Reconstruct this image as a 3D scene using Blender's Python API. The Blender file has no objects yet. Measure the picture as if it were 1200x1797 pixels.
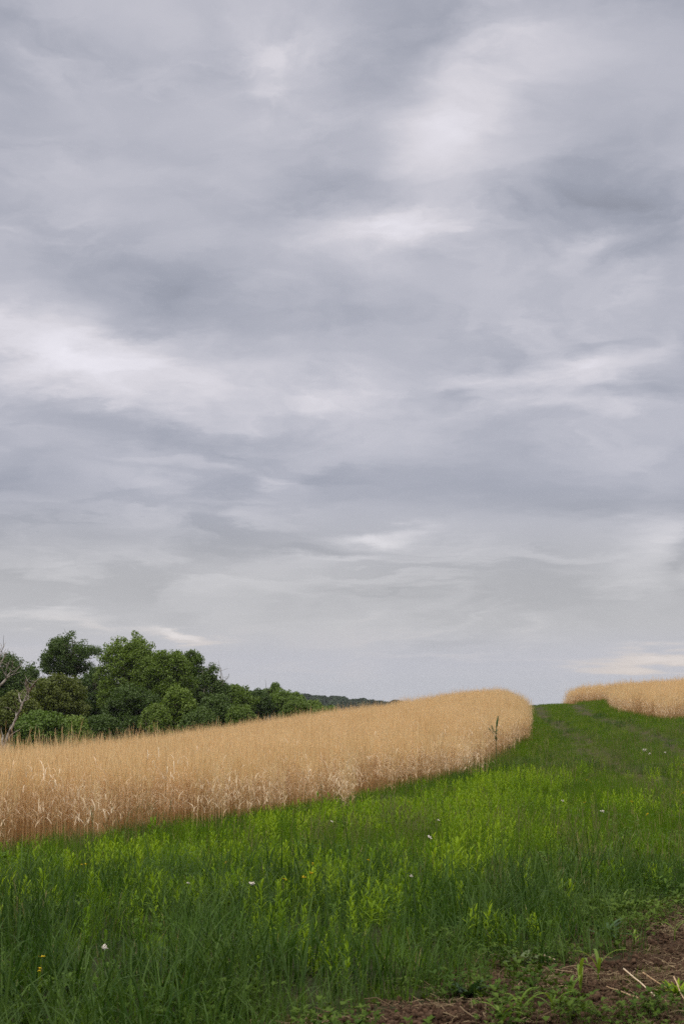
import bpy, math, random
import numpy as np
from mathutils import Vector

# ------------------------------------------------------------------ camera
SC = bpy.context.scene
COL = SC.collection
FPX, W0, H0, HORIZON = 2495.83, 1200.0, 1797.0, 1240.0     # 50 mm lens, portrait full frame
PITCH = math.atan((HORIZON - H0 / 2) / FPX)
EYE = 1.6
cam_data = bpy.data.cameras.new('camera')
cam = bpy.data.objects.new('camera', cam_data)
COL.objects.link(cam)
cam.location = (0, 0, EYE)
cam.rotation_euler = (math.pi / 2 + PITCH, 0, 0)
cam_data.sensor_fit = 'VERTICAL'
cam_data.sensor_height = 36.0
cam_data.sensor_width = 24.0
cam_data.lens = 50.0
cam_data.clip_start = 0.1
cam_data.clip_end = 12000
cam_data.dof.use_dof = True
cam_data.dof.focus_distance = 24.0
cam_data.dof.aperture_fstop = 6.5
SC.camera = cam
SC.render.resolution_x, SC.render.resolution_y = 683, 1024
SC.view_settings.view_transform = 'Standard'
SC.view_settings.look = 'None'
SC.view_settings.exposure = 0.0
SC.view_settings.gamma = 1.0
SC.view_settings.use_curve_mapping = False
SC.render.engine = 'CYCLES'
SC.cycles.max_bounces = 6
SC.cycles.diffuse_bounces = 4
SC.cycles.glossy_bounces = 2
SC.cycles.transmission_bounces = 4
SC.cycles.volume_bounces = 0
SC.cycles.use_denoising = False
SC.cycles.sample_clamp_indirect = 4.0

def ray(px, py):
    """world direction (per metre along +Y) through a point of the photograph"""
    u, v = (px - W0 / 2) / FPX, -(py - H0 / 2) / FPX
    c, s = math.cos(PITCH), math.sin(PITCH)
    y, z = c - v * s, s + v * c
    return u / y, z / y

def P(px, py, d):
    rx, rz = ray(px, py)
    return (rx * d, d, EYE + rz * d)

def azel(px, py):
    rx, rz = ray(px, py)
    return math.atan2(rx, 1.0), math.atan2(rz, math.hypot(rx, 1.0))

# ------------------------------------------------------------------ sky
SUN_EL, SUN_AZ = math.radians(48), math.radians(205)       # behind the camera, a little to the left
world = bpy.data.worlds.new('World')
SC.world = world
world.use_nodes = True
world.cycles.sampling_method = 'MANUAL'
world.cycles.sample_map_resolution = 512
nt = world.node_tree
nt.nodes.clear()
N = lambda t, tree=None: (tree or nt).nodes.new(t)
def L(a, b, tree=None): (tree or nt).links.new(a, b)
def val(x, sock, tree=None):
    if hasattr(x, 'links') or hasattr(x, 'is_linked'): L(x, sock, tree)
    else: sock.default_value = x
def M(op, a, b=None, c=None, clamp=False, tree=None):
    n = N('ShaderNodeMath', tree); n.operation = op; n.use_clamp = clamp
    for i, x in enumerate((a, b, c)):
        if x is not None: val(x, n.inputs[i], tree)
    return n.outputs[0]
def VM(op, a, b=None, out=0, tree=None):
    n = N('ShaderNodeVectorMath', tree); n.operation = op
    for i, x in enumerate((a, b)):
        if x is not None: val(x, n.inputs[i], tree)
    return n.outputs[out]
def MR(x, a, b, c, d, smooth=True, tree=None):
    n = N('ShaderNodeMapRange', tree); n.interpolation_type = 'SMOOTHSTEP' if smooth else 'LINEAR'
    val(x, n.inputs[0], tree)
    for i, v in enumerate((a, b, c, d)): n.inputs[i + 1].default_value = v
    return n.outputs[0]
def MIX(f, a, b, tree=None, mode='MIX'):
    n = N('ShaderNodeMix', tree); n.data_type = 'RGBA'; n.blend_type = mode
    val(f, n.inputs[0], tree)
    for s, x in ((n.inputs[6], a), (n.inputs[7], b)):
        if isinstance(x, (tuple, list)): s.default_value = (*x[:3], 1)
        else: L(x, s, tree)
    return n.outputs[2]
def XYZ(x, y, z, tree=None):
    n = N('ShaderNodeCombineXYZ', tree)
    for i, v in enumerate((x, y, z)): val(v, n.inputs[i], tree)
    return n.outputs[0]
def NOISE(vec, scale, detail, rough=0.5, dist=0.0, out=0, tree=None):
    n = N('ShaderNodeTexNoise', tree)
    if vec is not None: L(vec, n.inputs['Vector'], tree)
    n.inputs['Scale'].default_value = scale; n.inputs['Detail'].default_value = detail
    n.inputs['Roughness'].default_value = rough; n.inputs['Distortion'].default_value = dist
    return n.outputs[out]

tc = N('ShaderNodeTexCoord')
sep = N('ShaderNodeSeparateXYZ'); L(tc.outputs['Generated'], sep.inputs[0])
dx, dy, dz = sep.outputs
az = M('ARCTAN2', dx, dy)
el = M('ARCSINE', dz)
AE = XYZ(az, el, 0.0)
# cloud-layer coordinate: the underside of a flat deck, so that detail packs together towards the horizon
zc = M('ADD', M('MAXIMUM', dz, 0.0), 0.10)
deck = XYZ(M('DIVIDE', dx, zc), M('DIVIDE', dy, zc), 0.0)
warp = VM('SUBTRACT', NOISE(deck, 1.7, 8, 0.60, out=1), (0.5, 0.5, 0.5))
wamp = MR(el, 0.0, 0.30, 0.045, 0.13)
wsc = VM('MULTIPLY', warp, XYZ(M('MULTIPLY', wamp, 1.2), M('MULTIPLY', wamp, 0.75), 0.0))
AW = VM('ADD', AE, wsc)
# (px, py, rx, ry, rot deg, strength/255): cloud banks, at their bearings in the sky
BLOBS = [
 (30,565,105,48,20,26),(165,650,150,42,14,30),(400,665,190,38,6,24),(560,688,70,22,0,8),
 (480,130,150,95,10,12),(220,50,140,60,0,9),(850,120,150,70,-25,20),(795,235,80,75,-50,26),
 (720,330,90,60,-30,14),(715,428,135,42,-6,28),(1015,440,48,14,-12,22),(990,62,110,36,0,8),(930,285,60,40,-20,16),
 (1050,500,150,26,4,12),(830,655,80,14,4,12),(1050,640,110,18,0,16),(1135,602,40,16,-40,14),(860,728,250,24,2,11),
 (508,846,34,9,12,22),(690,946,64,9,-6,26),(1130,955,48,46,-20,16),(470,990,130,22,0,8),(80,1086,105,7,2,16),
 (315,1106,46,5,8,24),(1160,1160,100,10,-2,16),(90,330,170,70,0,5),(250,900,200,8,2,5),
 (160,240,210,26,5,-10),(10,60,70,150,0,-14),(375,70,34,55,-25,-10),(740,40,140,60,6,-30),(690,160,85,48,0,-15),
 (670,260,70,36,0,-10),(640,345,95,34,6,-20),(470,380,170,38,4,-9),(250,500,190,42,12,-18),(430,575,200,40,3,-14),
 (960,335,80,75,0,-18),(1080,310,140,90,25,-15),(1130,440,100,70,10,-18),(960,390,110,34,6,-12),(1170,650,60,60,0,-14),
 (1090,700,110,9,2,-12),(650,560,130,26,0,-8),(1000,590,120,10,0,-10),(12,612,44,10,5,-24),(70,715,130,32,12,-14),
 (20,850,130,34,4,-22),(300,760,170,24,10,-19),(400,838,170,16,6,-19),(130,930,210,24,2,-15),(10,985,70,28,0,-10),
 (540,930,130,26,0,-8),(560,967,105,8,2,-14),(860,868,250,26,2,-17),(1120,890,170,18,0,-12),(650,1030,135,8,5,-12),
 (1192,960,18,60,0,-12),(430,1050,150,18,0,-6),(200,820,160,10,3,-6),(740,830,150,16,0,-6),(1180,40,80,70,0,-9),
]
acc = None
for (px, py, rx, ry, rot, a) in BLOBS:
    ca, ce = azel(px, py)
    mp = N('ShaderNodeMapping'); mp.vector_type = 'TEXTURE'
    L(AW, mp.inputs[0])
    mp.inputs['Location'].default_value = (ca, ce, 0)
    mp.inputs['Rotation'].default_value = (0, 0, -math.radians(rot))
    mp.inputs['Scale'].default_value = (rx * 1.15 / FPX, ry * 1.15 / FPX, 1)
    a = a * (0.80 if a < 0 else 1.0)
    g = M('POWER', 0.42, VM('DOT_PRODUCT', mp.outputs[0], mp.outputs[0], out=1))
    acc = M('MULTIPLY_ADD', g, a / 255.0, acc if acc is not None else 0.0)
def sheet(vec, scale, lo, hi_, det_, dist):
    return M('SUBTRACT', MR(NOISE(vec, scale, det_, 0.55, dist), lo, hi_, 0, 1), 0.5)
calm = MR(NOISE(VM('ADD', VM('MULTIPLY', AE, (1.0, 2.2, 1.0)), (3.1, 9.2, 0)), 4.5, 3, 0.5), 0.40, 0.62, 0.35, 1.25)   # quiet and broken stretches
puff = M('SUBTRACT', NOISE(VM('MULTIPLY', AW, (1.0, 1.9, 1.0)), 8.0, 10, 0.58, 0.4), 0.5)
sh1 = sheet(VM('ADD', VM('MULTIPLY', AW, (1.0, 2.4, 1.0)), (5.0, 1.3, 0)), 5.0, 0.42, 0.60, 10, 0.5)
sh2 = sheet(VM('ADD', VM('MULTIPLY', AW, (1.3, 3.2, 1.0)), (7.3, 2.1, 4.4)), 9.0, 0.44, 0.62, 10, 0.7)
sh3 = sheet(VM('MULTIPLY', AW, (3.0, 16.0, 1.0)), 1.6, 0.43, 0.58, 10, 0.8)
up_ = MR(el, 0.10, 0.26, 0.0, 1.0)
upper = M('MULTIPLY', up_, M('ADD', M('MULTIPLY', puff, 0.22), M('ADD', M('MULTIPLY', sh1, 0.030), M('MULTIPLY', sh2, 0.028))))
lower = M('MULTIPLY', M('SUBTRACT', 1.0, M('MULTIPLY', up_, 0.8)), M('ADD', M('MULTIPLY', sh3, 0.052), M('ADD', M('MULTIPLY', puff, 0.07), M('MULTIPLY', sh2, 0.016))))
det = M('MULTIPLY', M('MULTIPLY', M('ADD', upper, lower), calm), MR(el, 0.0, 0.08, 0.45, 1.0))
lum = M('ADD', M('ADD', M('MULTIPLY', acc, MR(el, 0.10, 0.26, 1.25, 0.95)), det), 0.744)
lum = M('ADD', lum, MR(el, 0.02, 0.12, 0.014, 0.0))
lin = M('POWER', M('MAXIMUM', lum, 0.05), 2.2)
tint = MIX(MR(lum, 0.64, 0.84, 0, 1, False), (0.905, 0.948, 1.125), (1.005, 0.978, 1.055))
tint = MIX(MR(el, 0.05, 0.0, 0, 0.6), tint, (0.955, 0.985, 1.06))
tint = MIX(M('MULTIPLY', MR(el, 0.16, 0.08, 0, 0.7), MR(el, 0.025, 0.06, 0.1, 1)), tint, (1.0, 0.988, 0.995))
warm = M('MULTIPLY', MR(el, 0.075, 0.02, 0, 1), MR(lum, 0.75, 0.81, 0, 1))
tint = MIX(warm, tint, (1.08, 0.98, 0.93))
hi = MR(el, math.radians(29), math.radians(62), 1.0, 3.7)          # an overcast sky is brightest overhead
tint = MIX(MR(el, math.radians(29), math.radians(50), 0, 1), tint, (1.02, 0.97, 0.88))
cloud = MIX(1.0, tint, XYZ(M('MULTIPLY', lin, hi), M('MULTIPLY', lin, hi), M('MULTIPLY', lin, hi)), mode='MULTIPLY')
sky = N('ShaderNodeTexSky'); sky.sky_type = 'NISHITA'; sky.sun_disc = False
sky.sun_elevation = SUN_EL; sky.sun_rotation = SUN_AZ
bg1 = N('ShaderNodeBackground'); L(sky.outputs[0], bg1.inputs[0]); bg1.inputs[1].default_value = 0.10
bg2 = N('ShaderNodeBackground'); L(cloud, bg2.inputs[0]); bg2.inputs[1].default_value = 1.0
mx = N('ShaderNodeMixShader'); mx.inputs[0].default_value = 0.96
L(bg1.outputs[0], mx.inputs[1]); L(bg2.outputs[0], mx.inputs[2])
wo = N('ShaderNodeOutputWorld'); L(mx.outputs[0], wo.inputs[0])

sd = bpy.data.lights.new('sun', 'SUN')
sd.energy = 1.5; sd.angle = math.radians(25); sd.color = (1.0, 0.95, 0.88)
so = bpy.data.objects.new('sun', sd); COL.objects.link(so)
sv = Vector((math.sin(SUN_AZ) * math.cos(SUN_EL), math.cos(SUN_AZ) * math.cos(SUN_EL), math.sin(SUN_EL)))
so.rotation_euler = sv.to_track_quat('Z', 'Y').to_euler()

# ------------------------------------------------------------------ helpers
rng = np.random.default_rng(11)

def tag(o, label=None, cat=None, group=None, kind=None):
    if label: o['label'] = label
    if cat: o['category'] = cat
    if group: o['group'] = group
    if kind: o['kind'] = kind
    return o

def np_mesh(name, V, F, mats, mi=None, smooth=False):
    """V (n,3), F (m,4) quads (a repeated last index makes a triangle is not used)"""
    me = bpy.data.meshes.new(name)
    V = np.ascontiguousarray(V, dtype=np.float32); F = np.ascontiguousarray(F, dtype=np.int32)
    me.vertices.add(len(V)); me.vertices.foreach_set('co', V.ravel())
    k = F.shape[1]
    me.loops.add(F.size); me.loops.foreach_set('vertex_index', F.ravel())
    me.polygons.add(len(F))
    me.polygons.foreach_set('loop_start', np.arange(0, F.size, k, dtype=np.int32))
    for m in mats: me.materials.append(m)
    if mi is not None: me.polygons.foreach_set('material_index', np.ascontiguousarray(mi, dtype=np.int32))
    if smooth: me.polygons.foreach_set('use_smooth', np.ones(len(F), dtype=bool))
    me.update(calc_edges=True)
    return me

def link(name, me, parent=None, loc=None):
    o = bpy.data.objects.new(name, me); COL.objects.link(o)
    if parent: o.parent = parent
    if loc is not None: o.location = loc
    return o

def empty(name, loc, rz=0):
    o = bpy.data.objects.new(name, None); COL.objects.link(o)
    o.location = loc; o.rotation_euler = (0, 0, rz); o.empty_display_size = 0.1
    return o

class Bag:
    """collects quads with a material index"""
    def __init__(s): s.V = []; s.F = []; s.M = []; s.n = 0
    def add(s, V, F, m=0):
        V = np.asarray(V, float).reshape(-1, 3); F = np.asarray(F, int).reshape(-1, 4)
        s.V.append(V); s.F.append(F + s.n); s.M.append(np.full(len(F), m)); s.n += len(V)
    def mesh(s, name, mats, smooth=False):
        return np_mesh(name, np.concatenate(s.V), np.concatenate(s.F), mats, np.concatenate(s.M), smooth)

def U(a, b, n=None, r=None): return (r or rng).uniform(a, b, n)

def ribbons(bag, base, length, width, az, th0, th1, nseg=4, m=0, tip=0.12, belly=0.0, fold=0.0, twist=0.0, power=1.0):
    """n curved tapering blades. th0/th1: angle from vertical at base and tip."""
    base = np.asarray(base, float).reshape(-1, 3); n = len(base)
    length, width, az, th0, th1, twist = [np.broadcast_to(np.asarray(x, float), (n,)) for x in (length, width, az, th0, th1, twist)]
    s = (np.arange(nseg) + 0.5) / nseg
    th = th0[:, None] + (th1 - th0)[:, None] * s[None] ** power
    ds = (length / nseg)[:, None]
    h = np.stack([np.sin(th) * np.cos(az)[:, None], np.sin(th) * np.sin(az)[:, None], np.cos(th)], -1) * ds[..., None]
    pts = np.concatenate([base[:, None], base[:, None] + np.cumsum(h, 1)], 1)
    t = np.linspace(0, 1, nseg + 1)
    prof = (1 - t) + tip * t
    if belly: prof = (np.sin(np.pi * np.clip(t * 0.88 + 0.08, 0, 1)) ** 0.8) * belly + prof * (1 - belly)
    a2 = az[:, None] + math.pi / 2 + twist[:, None] * t[None]
    wv = np.stack([np.cos(a2), np.sin(a2), np.zeros_like(a2)], -1) * (width[:, None] * prof[None] / 2)[..., None]
    idx = np.arange(n)[:, None]; k = np.arange(nseg)[None]
    if fold:
        up = np.array([0, 0, 1.0]) * (width[:, None] * prof[None] * fold)[..., None]
        V = np.stack([pts - wv + up, pts, pts + wv + up], 2)
        b = (idx * (nseg + 1) + k) * 3
        F = np.concatenate([np.stack([b, b + 1, b + 4, b + 3], -1).reshape(-1, 4), np.stack([b + 1, b + 2, b + 5, b + 4], -1).reshape(-1, 4)])
    else:
        V = np.stack([pts - wv, pts + wv], 2)
        b = (idx * (nseg + 1) + k) * 2
        F = np.stack([b, b + 1, b + 3, b + 2], -1).reshape(-1, 4)
    bag.add(V.reshape(-1, 3), F, m)
    return pts

def tube(bag, pts, rad, sides=6, m=0):
    pts = np.asarray(pts, float); rad = np.broadcast_to(np.asarray(rad, float), (len(pts),))
    tan = np.gradient(pts, axis=0); tan /= np.linalg.norm(tan, axis=1)[:, None] + 1e-9
    ref = np.array([0.31, 0.17, 0.93]) if abs(tan[0, 2]) < 0.9 else np.array([1.0, 0.2, 0.1])
    a = np.cross(tan, ref); a /= np.linalg.norm(a, axis=1)[:, None] + 1e-9
    b = np.cross(tan, a)
    an = np.linspace(0, 2 * math.pi, sides, endpoint=False)
    V = pts[:, None] + rad[:, None, None] * (a[:, None] * np.cos(an)[None, :, None] + b[:, None] * np.sin(an)[None, :, None])
    F = []
    for i in range(len(pts) - 1):
        for j in range(sides):
            j2 = (j + 1) % sides
            F.append((i * sides + j, i * sides + j2, (i + 1) * sides + j2, (i + 1) * sides + j))
    bag.add(V.reshape(-1, 3), F, m)

def curve(p0, p1, n, wob, r=None, sag=0.0):
    r = r or rng
    t = np.linspace(0, 1, n)[:, None]
    p = np.asarray(p0)[None] * (1 - t) + np.asarray(p1)[None] * t
    L_ = np.linalg.norm(np.asarray(p1) - np.asarray(p0))
    off = np.cumsum(r.normal(0, 1, (n, 3)), 0); off -= off[0] + (off[-1] - off[0]) * t
    p = p + off * wob * L_ / n
    p[:, 2] += sag * L_ * np.sin(math.pi * t[:, 0])
    return p

def noise3(p, oct=3, seed=0):
    t = 0; w = 0; a = 1.0
    for o in range(oct):
        q = p * 2 ** o + 11.7 * o; i = np.floor(q).astype(np.int64); f = q - i; f = f * f * (3 - 2 * f); v = 0
        for dx in (0, 1):
            for dy in (0, 1):
                for dz in (0, 1):
                    h = ((i[:, 0] + dx) * 374761393 + (i[:, 1] + dy) * 668265263 + (i[:, 2] + dz) * 2147483647 + (seed + o) * 974634777) & 0xffffffff
                    h = ((h ^ (h >> 13)) * 1274126177) & 0xffffffff; h = ((h ^ (h >> 16)) & 0xffff) / 65535.0
                    v = v + h * (f[:, 0] if dx else 1 - f[:, 0]) * (f[:, 1] if dy else 1 - f[:, 1]) * (f[:, 2] if dz else 1 - f[:, 2])
        t = t + a * v; w += a; a *= 0.5
    return t / w

# value noise in numpy for relief and for patchy planting
def vnoise(x, y, seed=0):
    xi = np.floor(x).astype(np.int64); yi = np.floor(y).astype(np.int64)
    fx = x - xi; fy = y - yi; fx = fx * fx * (3 - 2 * fx); fy = fy * fy * (3 - 2 * fy)
    def h(a, b):
        v = (a * 374761393 + b * 668265263 + seed * 982451653) & 0xffffffff
        v = ((v ^ (v >> 13)) * 1274126177) & 0xffffffff
        return ((v ^ (v >> 16)) & 0xffff) / 65535.0
    return (h(xi, yi) * (1 - fx) + h(xi + 1, yi) * fx) * (1 - fy) + (h(xi, yi + 1) * (1 - fx) + h(xi + 1, yi + 1) * fx) * fy
def fbm(x, y, oct=4, seed=0, gain=0.5):
    s = 0; a = 1; t = 0
    for i in range(oct):
        s = s + a * vnoise(x * 2 ** i + 17.3 * i, y * 2 ** i - 9.1 * i, seed + i); t += a; a *= gain
    return s / t

# ------------------------------------------------------------------ terrain
WH = 0.98                                                     # height of the dry crop
ctrl = []
def C(px, py, d, dz=0.0):
    x, y, z = P(px, py, d); ctrl.append((x, y, z + dz)); return (x, y)
for x in (-14, -6, 0, 6, 14):
    for y in (-6, 3, 9): ctrl.append((x, y, 0.0))
ctrl += [(-3.0, 14.0, 0.0), (3.0, 14.0, 0.0)]
FRONT = [C(-260, 1536, 14.2), C(0, 1502, 15.9), C(250, 1467, 18.1), C(400, 1448, 19.8), C(560, 1424, 22.5), C(740, 1381, 27.6), C(830, 1355, 31.7), C(893, 1328, 36.0), C(922, 1304, 41.0)]
EDGE_R = [C(922, 1266, 58.0), C(899, 1243, 80.0)]
for a in [(1150, 1440, 20.3), (1150, 1380, 26.0), (1020, 1340, 32.0), (1080, 1290, 42.0), (980, 1262, 60.0), (960, 1241, 82.0), (1000, 1237, 86.0),
          (1072, 1232, 80.0), (1076, 1247, 66.0), (1115, 1258, 56.0), (1180, 1268, 48.0), (1250, 1266, 50.0)]: C(*a)
FAR = [C(-260, 1354, 43, -1.22), C(0, 1327, 46, -1.22), C(200, 1298, 53, -1.22), C(400, 1270, 60, -1.2), C(560, 1252, 68, -1.18), C(700, 1234, 77, -1.12), C(800, 1217, 86, -1.08), C(885, 1214, 92, -1.08)]
for a in [(1030, 1212, 90), (1100, 1204, 74), (1200, 1200, 72), (1350, 1195, 72)]: C(*a, -WH)
for x, y, z in [(-25, 65, -2.6), (-12, 72, -2.0), (-5, 85, -1.4), (-40, 95, -5.5), (-15, 105, -5.0), (0, 115, -3.0), (14, 120, -1.8), (26, 118, -0.6), (40, 115, 0.5),
                (-40, 40, -2.5), (-40, 15, -1.2), (45, 60, 2.8), (45, 20, 1.2), (-60, 140, -7), (0, 150, -7), (60, 150, -5)]: ctrl.append((x, y, z))
CT = np.array(ctrl)
def _k(r2): return 0.5 * r2 * np.log(r2 + 1e-9)
_n = len(CT)
_A = np.zeros((_n + 3, _n + 3))
_r2 = ((CT[:, None, :2] - CT[None, :, :2]) ** 2).sum(-1)
_A[:_n, :_n] = _k(_r2) + np.eye(_n) * 2.0
_A[:_n, _n] = 1; _A[:_n, _n + 1:] = CT[:, :2]; _A[_n, :_n] = 1; _A[_n + 1:, :_n] = CT[:, :2].T
_w = np.linalg.solve(_A, np.concatenate([CT[:, 2], np.zeros(3)]))
def sstep(a, b, x):
    t = np.clip((x - a) / (b - a), 0, 1); return t * t * (3 - 2 * t)

SOIL_POLY = [P(px, py, 1)[:1] for px, py in []]
def g0(px, py):                                               # pixel to flat ground
    rx, rz = ray(px, py); d = -EYE / rz; return (rx * d, d)
SOIL = np.array([g0(*p) for p in [(380, 2100), (520, 1800), (600, 1785), (720, 1776), (810, 1762), (870, 1730), (940, 1700), (1050, 1688), (1110, 1672), (1085, 1640), (1130, 1610), (1260, 1585), (1500, 1600), (1700, 2100)]])
def poly_in(x, y, poly):
    ins = np.zeros(np.shape(x), bool); j = len(poly) - 1
    for i in range(len(poly)):
        xi, yi = poly[i]; xj, yj = poly[j]
        c = ((yi > y) != (yj > y)) & (x < (xj - xi) * (y - yi) / (yj - yi + 1e-12) + xi)
        ins ^= c; j = i
    return ins
def poly_dist(x, y, poly):
    d = np.full(np.shape(x), 1e9); j = len(poly) - 1
    for i in range(len(poly)):
        ax, ay = poly[j]; bx, by = poly[i]
        t = np.clip(((x - ax) * (bx - ax) + (y - ay) * (by - ay)) / ((bx - ax) ** 2 + (by - ay) ** 2 + 1e-12), 0, 1)
        d = np.minimum(d, np.hypot(x - ax - t * (bx - ax), y - ay - t * (by - ay))); j = i
    return np.where(poly_in(x, y, poly), d, -d)
def soil(x, y):
    """signed depth into the bare earth, metres, with a ragged edge"""
    return poly_dist(x, y, SOIL) + (fbm(x * 2.2, y * 2.2, 3, 5) - 0.5) * 0.7

def height(x, y):
    x = np.asarray(x, float); y = np.asarray(y, float); sh = x.shape
    x = x.ravel(); y = y.ravel(); z = np.empty_like(x)
    r = np.hypot(x, y)
    xc = np.clip(x, -60, 60); yc = np.clip(y, -6, 150)
    for i in range(0, len(x), 40000):
        s = slice(i, i + 40000)
        r2 = (xc[s, None] - CT[None, :, 0]) ** 2 + (yc[s, None] - CT[None, :, 1]) ** 2
        z[s] = _k(r2) @ _w[:_n] + _w[_n] + xc[s] * _w[_n + 1] + yc[s] * _w[_n + 2]
    az_ = np.arctan2(x, y)
    far = -7 - 8 * sstep(150, 500, r)
    ridge = (16.0 - 4.5 * sstep(-0.04, 0.06, az_) - 10 * sstep(0.06, 0.25, az_)) * np.exp(-((r - 900) / 150.0) ** 2)
    far = far + ridge + (fbm(x / 90, y / 90, 3, 3) - 0.5) * 3.0 * sstep(200, 600, r)
    behind = sstep(5, -30, y)
    w = sstep(110, 160, np.where(y > 0, r, 0)) 
    w = np.maximum(w, sstep(60, 140, np.abs(x)) * 1.0)
    z = z * (1 - w) + far * w
    z = z * (1 - behind * 0.7)
    z += (fbm(x * 0.5, y * 0.5, 3, 9) - 0.5) * 0.06 * sstep(3, 14, r)
    near = (r < 30) & (x > -3)
    if near.any():
        xs, ys = x[near], y[near]
        s = sstep(-0.15, 0.25, soil(xs, ys)) 
        q = fbm(xs * 4, ys * 4, 3, 21) - 0.5
        c = np.abs(fbm(xs * 11, ys * 11, 3, 33) - 0.5) * 2
        z[near] += s * (q * 0.13 + (0.35 - c) * 0.07 - 0.02)
    return z.reshape(sh)

# ------------------------------------------------------------------ materials
def mat(name):
    m = bpy.data.materials.new(name); m.use_nodes = True
    t = m.node_tree; t.nodes.clear()
    return m, t

def foliage(name, cols, transl=0.3, rough=0.55, spec=0.2, patch=0.6, back=None, patchmix=0.5):
    """cols: (a, b, c); a..b by the individual, towards c in patches of the ground"""
    m, t = mat(name)
    inf = N('ShaderNodeObjectInfo', t); geo = N('ShaderNodeNewGeometry', t)
    r = M('FRACT', M('ADD', inf.outputs['Random'], M('MULTIPLY', geo.outputs['Random Per Island'], 0.999), tree=t), tree=t)
    c1 = MIX(r, cols[0], cols[1], t)
    pn = NOISE(geo.outputs['Position'], patch, 3, 0.6, tree=t)
    c2 = MIX(MR(pn, 0.42, 0.62, 0, patchmix, tree=t), c1, cols[2], t)
    pb = N('ShaderNodeBsdfPrincipled', t)
    L(c2, pb.inputs['Base Color'], t); pb.inputs['Roughness'].default_value = rough
    pb.inputs['Specular IOR Level'].default_value = spec
    tr = N('ShaderNodeBsdfTranslucent', t)
    L(MIX(1.0, c2, back or (1.15, 1.1, 0.7), t, 'MULTIPLY'), tr.inputs[0], t)
    mx = N('ShaderNodeMixShader', t); mx.inputs[0].default_value = transl
    L(pb.outputs[0], mx.inputs[1], t); L(tr.outputs[0], mx.inputs[2], t)
    o = N('ShaderNodeOutputMaterial', t); L(mx.outputs[0], o.inputs[0], t)
    return m

def solid(name, c1, c2, scale=3.0, rough=0.9, bump=0.0, bscale=20, stretch=(1, 1, 1), lo=0.4, hi=0.6, spec=0.2):
    m, t = mat(name)
    g = N('ShaderNodeTexCoord', t)
    v = VM('MULTIPLY', g.outputs['Object'], stretch, tree=t)
    n = NOISE(v, scale, 6, 0.65, tree=t)
    pb = N('ShaderNodeBsdfPrincipled', t)
    L(MIX(MR(n, lo, hi, 0, 1, tree=t), c1, c2, t), pb.inputs['Base Color'], t)
    pb.inputs['Roughness'].default_value = rough; pb.inputs['Specular IOR Level'].default_value = spec
    if bump:
        b = N('ShaderNodeBump', t); b.inputs['Strength'].default_value = 1.0; b.inputs['Distance'].default_value = bump
        L(NOISE(v, bscale, 5, 0.6, tree=t), b.inputs['Height'], t); L(b.outputs[0], pb.inputs['Normal'], t)
    o = N('ShaderNodeOutputMaterial', t); L(pb.outputs[0], o.inputs[0], t)
    return m

def ground_mat():
    m, t = mat('earth')
    at = N('ShaderNodeAttribute', t); at.attribute_name = 'bare'
    af = N('ShaderNodeAttribute', t); af.attribute_name = 'straw'
    g = N('ShaderNodeNewGeometry', t); p = g.outputs['Position']
    n1 = NOISE(p, 3.0, 6, 0.7, tree=t); n2 = NOISE(p, 22.0, 4, 0.7, tree=t)
    soilc = MIX(MR(n1, 0.38, 0.62, 0, 1, tree=t), (0.038, 0.021, 0.012), (0.085, 0.048, 0.029), t)
    soilc = MIX(MR(n2, 0.5, 0.68, 0, 0.6, tree=t), soilc, (0.105, 0.072, 0.046), t)
    turf = MIX(MR(n1, 0.35, 0.65, 0, 1, tree=t), (0.026, 0.030, 0.012), (0.050, 0.052, 0.022), t)
    farc = MIX(MR(NOISE(p, 0.02, 4, 0.6, tree=t), 0.4, 0.6, 0, 1, tree=t), (0.035, 0.06, 0.02), (0.05, 0.08, 0.03), t)
    turf = MIX(MR(VM('LENGTH', p, out=1, tree=t), 120, 200, 0, 1, tree=t), turf, farc, t)
    c = MIX(af.outputs['Fac'], turf, (0.19, 0.125, 0.06), t)
    c = MIX(at.outputs['Fac'], c, soilc, t)
    pb = N('ShaderNodeBsdfPrincipled', t); L(c, pb.inputs['Base Color'], t); pb.inputs['Roughness'].default_value = 0.95
    pb.inputs['Specular IOR Level'].default_value = 0.15
    b = N('ShaderNodeBump', t); b.inputs['Distance'].default_value = 0.02
    L(NOISE(p, 35.0, 6, 0.7, tree=t), b.inputs['Height'], t); L(b.outputs[0], pb.inputs['Normal'], t)
    o = N('ShaderNodeOutputMaterial', t); L(pb.outputs[0], o.inputs[0], t)
    return m

# ------------------------------------------------------------------ ground
LEFT_FIELD = np.array(FRONT + EDGE_R + [P(886, 1240, 97)[:2]] + [(x * 1.06, y * 1.06) for x, y in FAR[::-1]])
def pt(px, d): return (ray(px, 1240)[0] * d, d)
RIGHT_FIELD = np.array([pt(1000, 86), pt(1069, 79), pt(1074, 66), pt(1112, 56), pt(1180, 48), pt(1212, 49.5), pt(1320, 52), pt(1450, 60), pt(1400, 100), pt(985, 104)])

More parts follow.
